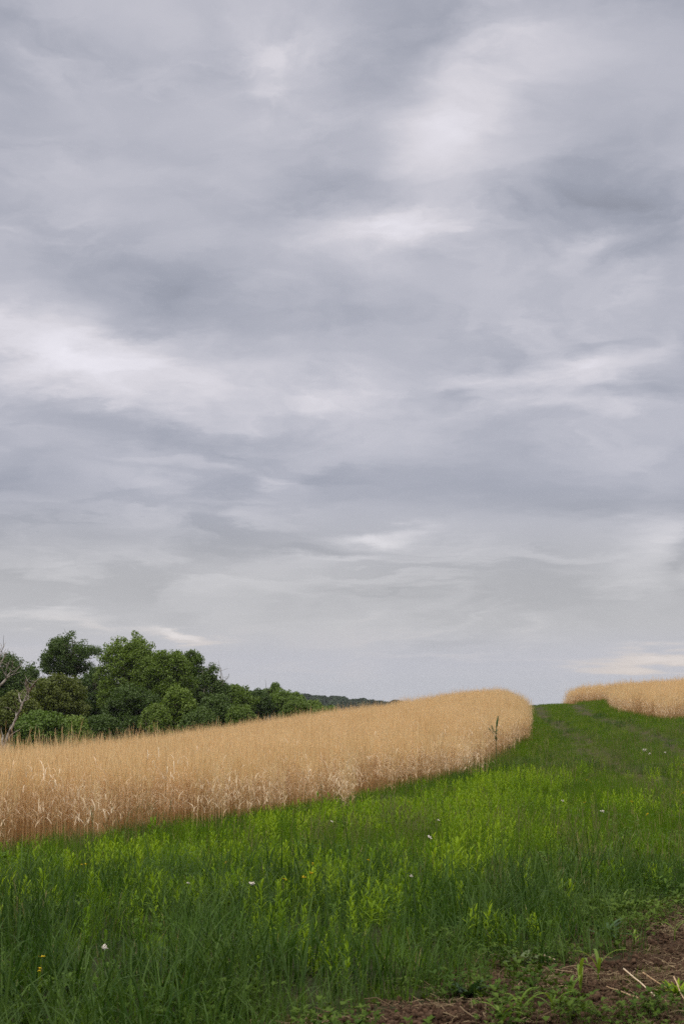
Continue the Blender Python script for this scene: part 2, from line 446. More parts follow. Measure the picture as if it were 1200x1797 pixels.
def rut(x, y):
    """the two wheel lines worn up the track"""
    c = np.interp(y, [18, 31, 42, 60, 86], [6.1, 6.8, 7.8, 9.4, 12.7])
    return (np.exp(-((x - c + 1.0) / 0.40) ** 2) + np.exp(-((x - c - 1.0) / 0.40) ** 2)) * sstep(17, 24, y)
def axis(parts):
    out = [parts[0][0]]
    for a, b, st in parts:
        n = max(1, int(round((b - a) / st))); out += list(np.linspace(a, b, n + 1)[1:])
    return np.array(out)
X = axis([(-1900, -400, 100), (-400, -80, 20), (-80, -30, 4), (-30, -8, 1.0), (-8, -2.5, 0.35), (-2.5, -0.6, 0.06), (-0.6, 3.6, 0.03), (3.6, 8, 0.35), (8, 30, 1.0), (30, 80, 4), (80, 400, 20), (400, 1900, 100)])
Y = axis([(-300, -50, 50), (-50, -4, 8), (-4, 5.5, 0.8), (5.5, 7.0, 0.1), (7.0, 10.5, 0.03), (10.5, 14, 0.06), (14, 30, 0.4), (30, 120, 1.2), (120, 200, 5), (200, 700, 30), (700, 1100, 20), (1100, 1500, 50), (1500, 2200, 100)])
GX, GY = np.meshgrid(X, Y)
GZ = height(GX, GY)
nx, ny = len(X), len(Y)
ii, jj = np.meshgrid(np.arange(nx - 1), np.arange(ny - 1))
b0 = (jj * nx + ii).ravel()
me = np_mesh('ground', np.stack([GX, GY, GZ], -1).reshape(-1, 3), np.stack([b0, b0 + 1, b0 + nx + 1, b0 + nx], 1), [ground_mat()], None, True)
a = me.attributes.new('bare', 'FLOAT', 'POINT'); a.data.foreach_set('value', (sstep(-0.12, 0.06, soil(GX, GY)) * (GY < 20)).ravel().astype(np.float32))
st = np.maximum(sstep(-0.3, 0.6, poly_dist(GX, GY, LEFT_FIELD)), sstep(-0.3, 0.6, poly_dist(GX, GY, RIGHT_FIELD)))
st = np.maximum(st, 0.20 * rut(GX, GY))
a = me.attributes.new('straw', 'FLOAT', 'POINT'); a.data.foreach_set('value', st.ravel().astype(np.float32))
tag(link('ground', me), kind='structure')

# ------------------------------------------------------------------ scattering of uncountable growth
def scatter(name, protos, pts, rz, scl, idx, label, cat, tilt=None):
    """ONE object of kind stuff: clumps of growth instanced on points"""
    pts = np.asarray(pts, float)
    me = bpy.data.meshes.new(name)
    me.vertices.add(len(pts)); me.vertices.foreach_set('co', pts.astype(np.float32).ravel())
    rot = np.zeros((len(pts), 3), np.float32); rot[:, 2] = rz
    if tilt is not None: rot[:, 0] = tilt[:, 0]; rot[:, 1] = tilt[:, 1]
    scl = np.asarray(scl, float)
    if scl.ndim == 1: scl = np.stack([scl] * 3, 1)
    a = me.attributes.new('rot', 'FLOAT_VECTOR', 'POINT'); a.data.foreach_set('vector', rot.ravel())
    a = me.attributes.new('scl', 'FLOAT_VECTOR', 'POINT'); a.data.foreach_set('vector', scl.astype(np.float32).ravel())
    a = me.attributes.new('idx', 'INT', 'POINT'); a.data.foreach_set('value', np.asarray(idx, np.int32))
    me.update()
    o = link(name, me)
    col = bpy.data.collections.new(name + '_clumps')
    for i, pm in enumerate(protos):
        po = bpy.data.objects.new('%s_clump_%02d' % (name, i), pm); col.objects.link(po)
    ng = bpy.data.node_groups.new(name, 'GeometryNodeTree')
    ng.interface.new_socket('Geometry', in_out='INPUT', socket_type='NodeSocketGeometry')
    ng.interface.new_socket('Geometry', in_out='OUTPUT', socket_type='NodeSocketGeometry')
    gi = ng.nodes.new('NodeGroupInput'); go = ng.nodes.new('NodeGroupOutput')
    ci = ng.nodes.new('GeometryNodeCollectionInfo'); ci.inputs['Collection'].default_value = col
    ci.inputs['Separate Children'].default_value = True; ci.inputs['Reset Children'].default_value = True
    ip = ng.nodes.new('GeometryNodeInstanceOnPoints'); ip.inputs['Pick Instance'].default_value = True
    def att(n_, ty):
        q = ng.nodes.new('GeometryNodeInputNamedAttribute'); q.data_type = ty; q.inputs['Name'].default_value = n_
        return q.outputs['Attribute']
    e2r = ng.nodes.new('FunctionNodeEulerToRotation')
    ng.links.new(att('rot', 'FLOAT_VECTOR'), e2r.inputs[0])
    ng.links.new(gi.outputs[0], ip.inputs['Points']); ng.links.new(ci.outputs[0], ip.inputs['Instance'])
    ng.links.new(att('idx', 'INT'), ip.inputs['Instance Index'])
    ng.links.new(e2r.outputs[0], ip.inputs['Rotation']); ng.links.new(att('scl', 'FLOAT_VECTOR'), ip.inputs['Scale'])
    ng.links.new(ip.outputs[0], go.inputs[0])
    md = o.modifiers.new('clumps', 'NODES'); md.node_group = ng
    tag(o, label, cat, None, 'stuff')
    return o

def spread(density, xr, yr, keep, r=None, jitter=0.5):
    """jittered grid points where keep(x, y) > random"""
    r = r or rng
    st = 1 / math.sqrt(density)
    x, y = np.meshgrid(np.arange(xr[0], xr[1], st), np.arange(yr[0], yr[1], st))
    x = (x + r.uniform(-jitter, jitter, x.shape) * st).ravel(); y = (y + r.uniform(-jitter, jitter, y.shape) * st).ravel()
    fr = np.abs(x) < (0.2404 * y * 1.12 + 1.6)
    x, y = x[fr], y[fr]
    k = keep(x, y); m = r.uniform(0, 1, len(x)) < k
    return x[m], y[m]

def in_crop(x, y): return np.maximum(poly_dist(x, y, LEFT_FIELD), poly_dist(x, y, RIGHT_FIELD))

# --- dry crop
STRAW = foliage('dry_straw', ((0.40, 0.26, 0.12), (0.72, 0.52, 0.29), (0.44, 0.28, 0.13)), 0.34, 0.6, 0.2, 0.8, (1.1, 1.0, 0.8), 0.4)
CURL = foliage('dry_leaf', ((0.60, 0.42, 0.24), (0.92, 0.80, 0.62), (0.66, 0.46, 0.27)), 0.34, 0.55, 0.3, 0.8, (1.1, 1.0, 0.85), 0.4)
PLUME = foliage('dry_seed_plume', ((0.78, 0.59, 0.32), (0.90, 0.74, 0.47), (0.76, 0.57, 0.30)), 0.42, 0.7, 0.2, 0.5, (1.1, 1.0, 0.8), 0.4)
def crop_clump(seed, n=30, size=0.38, lodge=0.0, tall=0.90):
    r = np.random.default_rng(seed); b = Bag()
    p = np.zeros((n, 3)); p[:, :2] = r.uniform(-size / 2, size / 2, (n, 2)); p[:, 2] = -0.03
    hh = np.clip(r.normal(tall, 0.13, n), 0.5, 1.4); azm = r.uniform(0, 6.283, n)
    t0 = np.abs(r.normal(0, 0.035, n)) + lodge; t1 = t0 + np.abs(r.normal(0, 0.12, n))
    pts = ribbons(b, p, hh, 0.0052, azm, t0, t1, 5, 0, 0.45, twist=r.uniform(-2, 2, n))
    # long airy seed plume, a fuzz of upright threads round the top quarter of the stalk
    for i in range(8):
        f = 0.74 + 0.22 * i / 8
        seg = np.clip((f * 5), 0, 4.99); s0 = int(seg); fr = seg - s0
        q = pts[:, s0] * (1 - fr) + pts[:, s0 + 1] * fr
        ribbons(b, q, r.uniform(0.06, 0.16, n) * (1.1 - 0.04 * i), 0.0030, r.uniform(0, 6.283, n), r.uniform(0.03, 0.30, n), r.uniform(0.05, 0.45, n), 2, 2, 0.3)
    # curled dry leaves, most of them below the plumes
    for i in range(3):
        f = r.uniform(0.20, 0.72, n) ** (0.8); seg = f * 5; s0 = seg.astype(int); fr = (seg - s0)[:, None]
        q = pts[np.arange(n), s0] * (1 - fr) + pts[np.arange(n), s0 + 1] * fr
        keep = r.uniform(0, 1, n) < (0.8 if i < 2 else 0.4); m_ = keep.sum()
        ribbons(b, q[keep], r.uniform(0.09, 0.27, m_), r.uniform(0.008, 0.018, m_), r.uniform(0, 6.283, m_), r.uniform(0.1, 0.5, m_), r.uniform(1.7, 3.4, m_), 5, 1, 0.15, twist=r.uniform(-1.5, 1.5, m_), power=1.4)
    return b.mesh('crop_clump', [STRAW, CURL, PLUME])
CROP = [crop_clump(100 + i) for i in range(9)] + [crop_clump(130 + i, 24, 0.4, 0.12) for i in range(2)] + [crop_clump(150 + i, 14, 0.42, 0.0, 1.16) for i in range(3)]
def crop(name, poly, label, xr, yr):
    def keep(x, y):
        d = poly_dist(x, y, poly) + (fbm(x * 1.6, y * 1.6, 4, 4, 0.65) - 0.5) * np.where(y > 36, 0.6, 1.3)
        return np.maximum(sstep(-0.15, 0.30, d) * (0.80 + 0.20 * sstep(0, 1, d)), np.where(y > 32, 0.0, 0.03) * sstep(-0.8, -0.4, d))
    x, y = spread(12.5, xr, yr, keep)
    # stragglers thinning out on the crest, where the crop meets the grass track
    n = len(x)
    hs = 0.98 + (fbm(x * 0.35, y * 0.35, 3, 8) - 0.5) * 0.28 + rng.normal(0, 0.06, n)
    pz = height(x, y)
    d = poly_dist(x, y, poly)
    hs = hs * (0.88 + 0.12 * sstep(0.0, 0.8, d))
    scl = np.stack([U(0.9, 1.15, n), U(0.9, 1.15, n), hs], 1)
    tl = rng.normal(0, 0.04, (n, 2))
    u_ = rng.uniform(0, 1, n)
    idx = np.where(u_ < 0.05, rng.integers(9, 11, n), np.where(u_ < 0.23, rng.integers(11, 14, n), rng.integers(0, 9, n)))
    return scatter(name, CROP, np.stack([x, y, pz], 1), U(0, 6.283, n), scl, idx, label, 'crop', tl)
crop('dry_crop', LEFT_FIELD, 'large field of dry golden standing crop left of the grass track', (-24, 14), (12, 100))
crop('dry_crop', RIGHT_FIELD, 'smaller patch of dry golden crop on the rise at the right edge', (10, 34), (45, 106))

# --- grasses
LUSH = foliage('lush_grass', ((0.012, 0.040, 0.003), (0.108, 0.182, 0.040), (0.048, 0.112, 0.010)), 0.40, 0.42, 0.13, 0.7)
FINE = foliage('fine_grass', ((0.055, 0.125, 0.005), (0.135, 0.235, 0.010), (0.095, 0.170, 0.008)), 0.38, 0.5, 0.1, 0.30)
WEED = foliage('leafy_shoot', ((0.110, 0.210, 0.008), (0.300, 0.430, 0.020), (0.160, 0.280, 0.012)), 0.42, 0.5, 0.15, 0.8)
DRYB = foliage('faded_blade', ((0.30, 0.25, 0.10), (0.45, 0.36, 0.18), (0.25, 0.24, 0.08)), 0.3, 0.6, 0.3, 0.8)
def tuft(seed, n, size, h, w, droop, mats=(0,), dry=0.02):
    r = np.random.default_rng(seed); b = Bag()
    for q, m_ in enumerate([0, 1]):
        k = int(n * (dry if q else 1 - dry))
        if k < 1: continue
        p = np.zeros((k, 3)); rad = size * np.sqrt(r.uniform(0, 1, k)); an = r.uniform(0, 6.283, k)
        p[:, 0] = rad * np.cos(an); p[:, 1] = rad * np.sin(an); p[:, 2] = -0.02
        t0 = np.abs(r.normal(0.10, 0.15, k)); t1 = t0 + np.abs(r.normal(droop, droop * 0.75, k))
        ribbons(b, p, r.uniform(h * 0.45, h, k), r.uniform(w * 0.6, w, k), r.uniform(0, 6.283, k), t0, np.minimum(t1, 2.9), 4, m_, 0.12, 0.35, twist=r.uniform(-1.2, 1.2, k), power=1.5)
    return b
def shoot_bag(b, r, base, h, m_, leaf=0.068, wid=0.015, nl=14, lean=None, stem_m=None):
    """a leafy upright shoot: stem with lance-shaped leaves in a spiral"""
    az0 = r.uniform(0, 6.283); th = abs(r.normal(0, 0.08)) if lean is None else lean
    pts = ribbons(b, [base], h, 0.004, az0, th, th + 0.1, 4, m_ if stem_m is None else stem_m, 0.5)
    ribbons(b, [base], h, 0.004, az0 + 1.57, 0.0, 0.02, 4, m_ if stem_m is None else stem_m, 0.5)
    f = np.linspace(0.18, 1.0, nl); seg = np.clip(f * 4, 0, 3.999); s0 = seg.astype(int); fr = (seg - s0)[:, None]
    q = pts[0, s0] * (1 - fr) + pts[0, s0 + 1] * fr
    a_ = np.arange(nl) * 2.4 + r.uniform(0, 6)
    up = np.linspace(1.15, 0.25, nl)
    ribbons(b, q, leaf * (1.1 - 0.45 * f) * r.uniform(0.8, 1.2, nl), wid, a_, up, up + r.uniform(0.2, 0.8, nl), 3, m_, 0.1, 0.8, fold=0.15)
def lush_tuft(seed): return tuft(seed, 30, 0.19, 0.47, 0.0135, 1.2, dry=0.012).mesh('lush_tuft', [LUSH, DRYB])
def mid_tuft(seed): return tuft(seed, 48, 0.17, 0.27, 0.0065, 0.6, dry=0.05).mesh('mid_tuft', [FINE, DRYB])
def short_tuft(seed): return tuft(seed, 60, 0.20, 0.15, 0.0055, 0.5, dry=0.07).mesh('short_tuft', [FINE, DRYB])
def weed_tuft(seed):
    r = np.random.default_rng(seed); b = Bag()
    for i in range(6):
        p = (r.uniform(-0.14, 0.14), r.uniform(-0.14, 0.14), -0.01)
        shoot_bag(b, r, p, r.uniform(0.10, 0.30), 0, leaf=r.uniform(0.04, 0.085), wid=r.uniform(0.008, 0.02), nl=int(r.integers(9, 18)))
    return b.mesh('weed_tuft', [WEED])
LT = [lush_tuft(200 + i) for i in range(6)]; MT = [mid_tuft(220 + i) for i in range(6)]
ST = [short_tuft(240 + i) for i in range(6)]; WT = [weed_tuft(260 + i) for i in range(6)]

def bare(x, y): return soil(x, y)
def field_d(x, y): return in_crop(x, y)

def lush_keep(x, y):
    s = soil(x, y); d = np.hypot(x, y)
    k = 1 - sstep(11.0, 16.0, y + (fbm(x * 0.5, y * 0.5, 3, 40) - 0.5) * 5 - 0.15 * x)
    k = np.maximum(k, 0.28 * (fbm(x * 0.8, y * 0.8, 3, 41) > 0.55))
    k = np.maximum(k, 0.85 * sstep(-1.3, -0.3, field_d(x, y)) * (y < 34))
    return k * (s < -0.12) * (field_d(x, y) < 0.25) * (y < 60)
x, y = spread(17.0, (-12, 14), (5.4, 60), lush_keep); n = len(x)
h_ = (0.35 + 1.15 * fbm(x * 1.3, y * 1.3, 3, 42)) * (0.55 + 0.45 * sstep(0.0, -0.9, soil(x, y))) * np.where(y > 14, 0.58, 1.0)
scatter('lush_grass', LT, np.stack([x, y, height(x, y)], 1), U(0, 6.283, n), h_ * U(0.85, 1.15, n), rng.integers(0, 6, n),
        'tall lush dark green grass beside the bare earth and along the crop edge', 'grass', rng.normal(0, 0.12, (n, 2)))

def mid_keep(x, y):
    right = sstep(20, 30, y)
    fore = 1 - 0.82 * (1 - sstep(10.0, 14.5, y + (fbm(x * 0.5, y * 0.5, 3, 40) - 0.5) * 5 - 0.15 * x))
    return fore * (1 - right * 0.5) * (soil(x, y) < -0.05) * (field_d(x, y) < 0.15)
x, y = spread(17.0, (-12, 14), (5.4, 46), mid_keep); n = len(x)
h_ = (0.7 + 0.6 * fbm(x * 0.7, y * 0.7, 3, 43)) * (0.65 + 0.35 * sstep(0.0, -0.9, soil(x, y))) * (1 - 0.45 * sstep(20, 32, y))
scatter('meadow_grass', MT, np.stack([x, y, height(x, y)], 1), U(0, 6.283, n), h_ * U(0.8, 1.2, n), rng.integers(0, 6, n),
        'fine mid green grass covering the meadow below the crop', 'grass', rng.normal(0, 0.1, (n, 2)))

def short_keep(x, y): return (field_d(x, y) < 0.1) * (1 - 0.75 * rut(x, y))
x, y = spread(15.0, (-1, 30), (19, 105), short_keep); n = len(x)
h_ = (0.75 + 0.6 * fbm(x * 0.6, y * 0.6, 3, 44)) * (1 - 0.5 * rut(x, y)) * (1 + 0.9 * sstep(-0.9, 0.0, field_d(x, y)))
scatter('track_grass', ST, np.stack([x, y, height(x, y)], 1), U(0, 6.283, n), h_ * U(0.8, 1.2, n), rng.integers(0, 6, n),
        'short worn grass on the track climbing between the two crop patches', 'grass', rng.normal(0, 0.1, (n, 2)))

def weed_keep(x, y):
    q = fbm(x * 0.55, y * 0.55, 4, 45)
    band = sstep(7.2, 11.5, y + 0.35 * x) * (1 - sstep(24, 31, y))
    left = sstep(2.5, -1.5, x - (y - 14) * 0.25)
    return band * np.clip(sstep(0.40, 0.58, q) * 0.8 + 0.15, 0, 1) * (0.25 + 0.75 * left) * sstep(-0.5, -1.6, field_d(x, y)) * (soil(x, y) < -0.6)
x, y = spread(24.0, (-10, 10), (8, 32), weed_keep); n = len(x)
scatter('leafy_weeds', WT, np.stack([x, y, height(x, y)], 1), U(0, 6.283, n), (0.70 + 0.60 * fbm(x * 1.1, y * 1.1, 3, 46)) * U(0.65, 1.25, n), rng.integers(0, 6, n),
        'bright yellow green leafy shoots standing through the meadow grass', 'weeds', rng.normal(0, 0.08, (n, 2)))
BROAD = foliage('broad_leaf', ((0.055, 0.120, 0.008), (0.115, 0.200, 0.018), (0.080, 0.160, 0.010)), 0.35, 0.45, 0.2, 0.8)
def broad_tuft(seed):
    r = np.random.default_rng(seed); b = Bag()
    for i in range(9):
        p = np.array([r.normal(0, 0.09), r.normal(0, 0.09), 0.0]); h = r.uniform(0.05, 0.20); a_ = r.uniform(0, 6.283)
        pts = ribbons(b, [p], h, 0.004, a_, 0.1, 0.5, 3, 0, 0.8); m_ = int(r.integers(3, 7))
        ribbons(b, np.repeat(pts[:, -1], m_, 0), r.uniform(0.04, 0.09, m_), r.uniform(0.02, 0.045, m_), r.uniform(0, 6.283, m_), r.uniform(0.4, 1.2, m_), r.uniform(1.0, 2.0, m_), 4, 0, 0.15, 0.9, fold=0.12)
    return b.mesh('broad_tuft', [BROAD])
BT = [broad_tuft(270 + i) for i in range(6)]
x, y = spread(14.0, (-11, 12), (6.5, 24), lambda x, y: sstep(0.46, 0.60, fbm(x * 0.8, y * 0.7, 3, 48)) * 0.9 * (field_d(x, y) < -0.3) * (soil(x, y) < -0.2)); n = len(x)
scatter('broad_weeds', BT, np.stack([x, y, height(x, y)], 1), U(0, 6.283, n), U(0.38, 0.80, n), rng.integers(0, 6, n), 'mid green broad leaved weeds in patches through the meadow', 'weeds', rng.normal(0, 0.1, (n, 2)))
SEED = foliage('seed_head', ((0.12, 0.13, 0.05), (0.24, 0.21, 0.10), (0.14, 0.16, 0.06)), 0.3, 0.7, 0.1, 0.5)
def seed_tuft(seed):
    r = np.random.default_rng(seed); b = Bag(); n = 12
    p = np.zeros((n, 3)); p[:, :2] = r.uniform(-0.2, 0.2, (n, 2)); a_ = r.uniform(0, 6.283, n)
    pts = ribbons(b, p, r.uniform(0.26, 0.50, n), 0.0035, a_, np.abs(r.normal(0, 0.08, n)), np.abs(r.normal(0.2, 0.2, n)), 5, 0, 0.6)
    for i in range(5):
        f = 3.6 + 1.35 * i / 5; s0 = int(f); q = pts[:, s0] * (1 - f + s0) + pts[:, s0 + 1] * (f - s0)
        ribbons(b, q, r.uniform(0.02, 0.045, n), 0.006, r.uniform(0, 6.283, n), r.uniform(0.1, 0.5, n), r.uniform(0.3, 0.9, n), 2, 0, 0.4)
    return b.mesh('seed_tuft', [SEED])
SD = [seed_tuft(280 + i) for i in range(5)]
x, y = spread(4.0, (-11, 12), (9, 46), lambda x, y: sstep(0.42, 0.62, fbm(x * 0.6, y * 0.5, 3, 47)) * 0.9 * (field_d(x, y) < -0.1) * (soil(x, y) < -0.7) * (1 - 0.6 * sstep(24, 34, y))); n = len(x)
scatter('seeding_grass', SD, np.stack([x, y, height(x, y)], 1), U(0, 6.283, n), U(0.6, 1.15, n), rng.integers(0, 5, n), 'thin brownish seed heads of grass scattered over the green meadow', 'grass', rng.normal(0, 0.08, (n, 2)))

# --- growth on and around the bare earth
CLOD = solid('clod_earth', (0.045, 0.025, 0.014), (0.102, 0.060, 0.037), 9, 0.95, 0.004, 60)
LOW = foliage('low_weed', ((0.040, 0.085, 0.010), (0.105, 0.165, 0.026), (0.075, 0.120, 0.016)), 0.3, 0.6, 0.1, 1.2)
LITTER = foliage('straw_litter', ((0.11, 0.075, 0.04), (0.40, 0.30, 0.18), (0.14, 0.09, 0.05)), 0.1, 0.7, 0.2, 2.0)
def clod_mesh(seed, n=40, size=0.16):
    r = np.random.default_rng(seed); b = Bag()
    base = np.array([[-1,-1,-1],[1,-1,-1],[1,1,-1],[-1,1,-1],[-1,-1,1],[1,-1,1],[1,1,1],[-1,1,1]], float)
    fc = [(0,3,2,1),(4,5,6,7),(0,1,5,4),(1,2,6,5),(2,3,7,6),(3,0,4,7)]
    # a rounded lump: cube subdivided once by hand
    V = []; F = []
    g = np.linspace(-1, 1, 4)
    for ax in range(3):
        for sg in (-1, 1):
            o = len(V)
            for i in g:
                for j in g:
                    p = [0, 0, 0]; p[ax] = sg; p[(ax + 1) % 3] = i; p[(ax + 2) % 3] = j * sg
                    V.append(p)
            for i in range(3):
                for j in range(3): F.append((o + i * 4 + j, o + (i + 1) * 4 + j, o + (i + 1) * 4 + j + 1, o + i * 4 + j + 1))
    V = np.array(V, float); V /= np.linalg.norm(V, axis=1)[:, None]
    for k in range(n):
        s = 0.004 + 0.013 * r.uniform() ** 3
        ph = r.uniform(0, 9, 3)
        q = V * (1 + 0.22 * np.sin(V[:, [1, 2, 0]] * 3.1 + ph).sum(1, keepdims=True) * 0.6 + 0.12 * np.sin(V[:, [2, 0, 1]] * 7.3 + ph))
        q = q * s * r.uniform(0.7, 1.3, 3)
        b.add(q + np.array([r.uniform(-size, size), r.uniform(-size, size), s * 0.25]), F)
    return b.mesh('clod_clump', [CLOD], True)
def litter_mesh(seed, n=30, size=0.16):
    r = np.random.default_rng(seed); b = Bag()
    for k in range(n):
        l = 0.02 + 0.15 * r.uniform() ** 2.2; a_ = r.uniform(0, 6.283); p = np.array([r.uniform(-size, size), r.uniform(-size, size), r.uniform(0.004, 0.02)])
        e = p + np.array([math.cos(a_) * l, math.sin(a_) * l, r.uniform(-0.01, 0.025)])
        tube(b, curve(p, e, 4, 0.25, r), r.uniform(0.0008, 0.0026), 4)
    return b.mesh('litter_clump', [LITTER])
def low_mesh(seed, n=34, size=0.12, leaf=0.034):
    """a low mat of small lobed leaves on short stalks"""
    r = np.random.default_rng(seed); b = Bag()
    for k in range(n):
        p = np.array([r.normal(0, size * 0.5), r.normal(0, size * 0.5), 0.0]); h = r.uniform(0.01, 0.12)
        a_ = r.uniform(0, 6.283); q = p + np.array([math.cos(a_) * h * 0.4, math.sin(a_) * h * 0.4, h])
        ribbons(b, [p], h * 1.05, 0.002, a_, 0.2, 0.6, 2, 0, 0.8)
        m_ = 3
        ribbons(b, np.repeat([q], m_, 0), leaf * r.uniform(0.6, 1.2), leaf * r.uniform(0.35, 0.5), a_ + np.array([-0.9, 0, 0.9]), r.uniform(0.4, 1.5, 3), r.uniform(0.9, 2.1, 3), 3, 0, 0.15, 0.9, fold=0.1)
    return b.mesh('low_clump', [LOW])
CL = [clod_mesh(300 + i) for i in range(5)]; LI = [litter_mesh(320 + i) for i in range(6)]; LO = [low_mesh(340 + i) for i in range(6)]
x, y = spread(80.0, (-2.5, 5.5), (6.2, 13), lambda x, y: (soil(x, y) > -0.25) * 0.9); n = len(x)
scatter('soil_clods', CL, np.stack([x, y, height(x, y)], 1), U(0, 6.283, n), U(0.5, 1.3, n), rng.integers(0, 5, n), 'crumbly reddish brown clods of tilled earth', 'earth')
x, y = spread(40.0, (-1.5, 5.5), (6.3, 13), lambda x, y: (soil(x, y) > -0.25) * np.clip(0.25 + 1.1 * sstep(0.42, 0.62, fbm(x * 1.6, y * 1.6, 3, 60)) * sstep(0.6, 2.2, x), 0, 1)); n = len(x)
scatter('straw_litter', LI, np.stack([x, y, height(x, y) + 0.004], 1), U(0, 6.283, n), U(0.6, 1.3, n), rng.integers(0, 6, n), 'dry straw litter strewn over the bare brown earth', 'straw')
def low_keep(x, y):
    s = soil(x, y); q = fbm(x * 2.0, y * 2.0, 3, 61)
    return np.where(s > 0.05, 0.42 * sstep(0.52, 0.66, q), 0.45 * sstep(-0.9, -0.2, s) * sstep(0.35, 0.6, q)) * (s > -0.9)
x, y = spread(60.0, (-2.5, 6.5), (6.2, 14), low_keep); n = len(x)
scatter('low_weeds', LO, np.stack([x, y, height(x, y)], 1), U(0, 6.283, n), U(0.6, 1.4, n), rng.integers(0, 6, n), 'low green weeds creeping over the edge of the bare earth', 'weeds', rng.normal(0, 0.1, (n, 2)))
x, y = spread(22.0, (-3.5, 5.5), (6.2, 13), lambda x, y: np.where(soil(x, y) > -0.1, 0.4 * sstep(0.48, 0.6, fbm(x * 1.5, y * 1.5, 3, 62)), 0.9) * (soil(x, y) > -0.7)); n = len(x)
scatter('sprouting_grass', ST, np.stack([x, y, height(x, y)], 1), U(0, 6.283, n), U(0.25, 0.6, n), rng.integers(0, 6, n), 'thin grass sprouting in patches on the bare earth', 'grass')

# --- rank growth along the far edge of the crop
def tall_clump(seed):
    r = np.random.default_rng(seed); b = Bag(); n = 16
    p = np.zeros((n, 3)); p[:, :2] = r.uniform(-0.35, 0.35, (n, 2)); hh = r.uniform(0.8, 1.6, n); a_ = r.uniform(0, 6.283, n)
    pts = ribbons(b, p, hh, 0.014, a_, np.abs(r.normal(0, 0.1, n)), np.abs(r.normal(0.1, 0.25, n)), 5, 0, 0.4)
    for i in range(7):
        f = r.uniform(0.4, 0.98, n) * 5; s0 = f.astype(int); fr = (f - s0)[:, None]
        q = pts[np.arange(n), s0] * (1 - fr) + pts[np.arange(n), s0 + 1] * fr
        ribbons(b, q, r.uniform(0.08, 0.22, n), 0.016, r.uniform(0, 6.283, n), r.uniform(0.2, 0.8, n), r.uniform(0.4, 1.6, n), 3, 0 if i % 3 else 1, 0.3)
    return b.mesh('tall_clump', [TAN, RANK])
TAN = foliage('rank_straw', ((0.24, 0.19, 0.10), (0.36, 0.28, 0.15), (0.16, 0.15, 0.06)), 0.2, 0.7, 0.2, 0.5)
RANK = foliage('rank_leaf', ((0.08, 0.11, 0.02), (0.13, 0.16, 0.03), (0.06, 0.09, 0.015)), 0.3, 0.6, 0.3, 0.5)
TC = [tall_clump(400 + i) for i in range(5)]
fx = np.array([p[0] for p in FAR]); fy = np.array([p[1] for p in FAR])
def tall_keep(x, y):
    yb = np.interp(x, fx, fy); d = y - yb
    q = fbm(x * 0.35, y * 0.1, 3, 70)
    return (d > -0.6) * (d < 3.2 + 3 * q) * np.clip(0.15 + 1.3 * sstep(0.42, 0.62, q), 0, 1) * (x < -1.0) * sstep(-0.5, 1.0, d + q)
x, y = spread(2.6, (-16, 0), (40, 80), tall_keep); n = len(x)
scatter('tall_weeds', TC, np.stack([x, y, height(x, y)], 1), U(0, 6.283, n), U(0.8, 1.15, n) * (0.75 + 0.5 * fbm(x * 0.4, y * 0.1, 2, 71)), rng.integers(0, 5, n), 'tall tan and green weeds along the far edge of the crop', 'weeds', rng.normal(0, 0.08, (n, 2)))
def thicket(seed):
    r = np.random.default_rng(seed); b = Bag(); n = 420
    p = r.normal(0, 1, (n, 3)) * np.array([0.55, 0.55, 0.42]) + np.array([0, 0, 0.55]); p[:, 2] = np.abs(p[:, 2])
    leaves(b, p, r, 0.07, 0.12)
    return b.mesh('thicket_clump', [RANK])
def leaves(b, p, r, s0, s1, m=0, bias=None):
    """leaf-sized folded faces at points p"""
    n = len(p); s = r.uniform(s0, s1, n)[:, None]
    nrm = r.normal(0, 1, (n, 3)) * 0.7 + (np.array([0, 0, 0.7]) if bias is None else bias); nrm /= np.linalg.norm(nrm, axis=1)[:, None]
    t = np.cross(nrm, r.normal(0, 1, (n, 3))); t /= np.linalg.norm(t, axis=1)[:, None]
    u = np.cross(nrm, t)
    V = np.stack([p - t * s * 0.55, p + u * s * 0.36 + nrm * s * 0.1, p + t * s * 0.55, p - u * s * 0.36 + nrm * s * 0.1], 1)
    F = np.arange(n * 4).reshape(n, 4)
    b.add(V.reshape(-1, 3), F, m)
TH = [thicket(420 + i) for i in range(4)]
x, y = spread(0.9, (-22, -1), (52, 78), lambda x, y: ((y - np.interp(x, fx, fy)) > 3.5) * ((y - np.interp(x, fx, fy)) < 14) * 0.8); n = len(x)
scatter('undergrowth', TH, np.stack([x, y, height(x, y)], 1), U(0, 6.283, n), U(0.45, 0.9, n), rng.integers(0, 4, n), 'dull green undergrowth between the crop and the trees', 'undergrowth')

# ------------------------------------------------------------------ trees
def leafmat(name, a, b, c): return foliage(name, (a, b, c), 0.28, 0.5, 0.35, 0.25, (1.1, 1.15, 0.6), 0.35)
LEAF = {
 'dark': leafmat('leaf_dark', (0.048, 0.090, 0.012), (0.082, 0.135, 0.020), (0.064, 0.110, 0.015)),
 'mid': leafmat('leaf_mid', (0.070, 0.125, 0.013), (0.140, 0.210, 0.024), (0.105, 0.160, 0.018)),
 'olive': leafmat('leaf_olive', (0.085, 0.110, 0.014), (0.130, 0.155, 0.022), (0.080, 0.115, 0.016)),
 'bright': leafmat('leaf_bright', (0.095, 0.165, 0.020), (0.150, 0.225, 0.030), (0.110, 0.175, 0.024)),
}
BARK = solid('bark', (0.075, 0.060, 0.045), (0.16, 0.135, 0.11), 6, 0.95, 0.01, 25, (3, 3, 0.6))
PALE = solid('peeling_bark', (0.34, 0.31, 0.27), (0.085, 0.07, 0.055), 3.6, 0.85, 0.006, 20, (3, 3, 1.2), 0.46, 0.56)
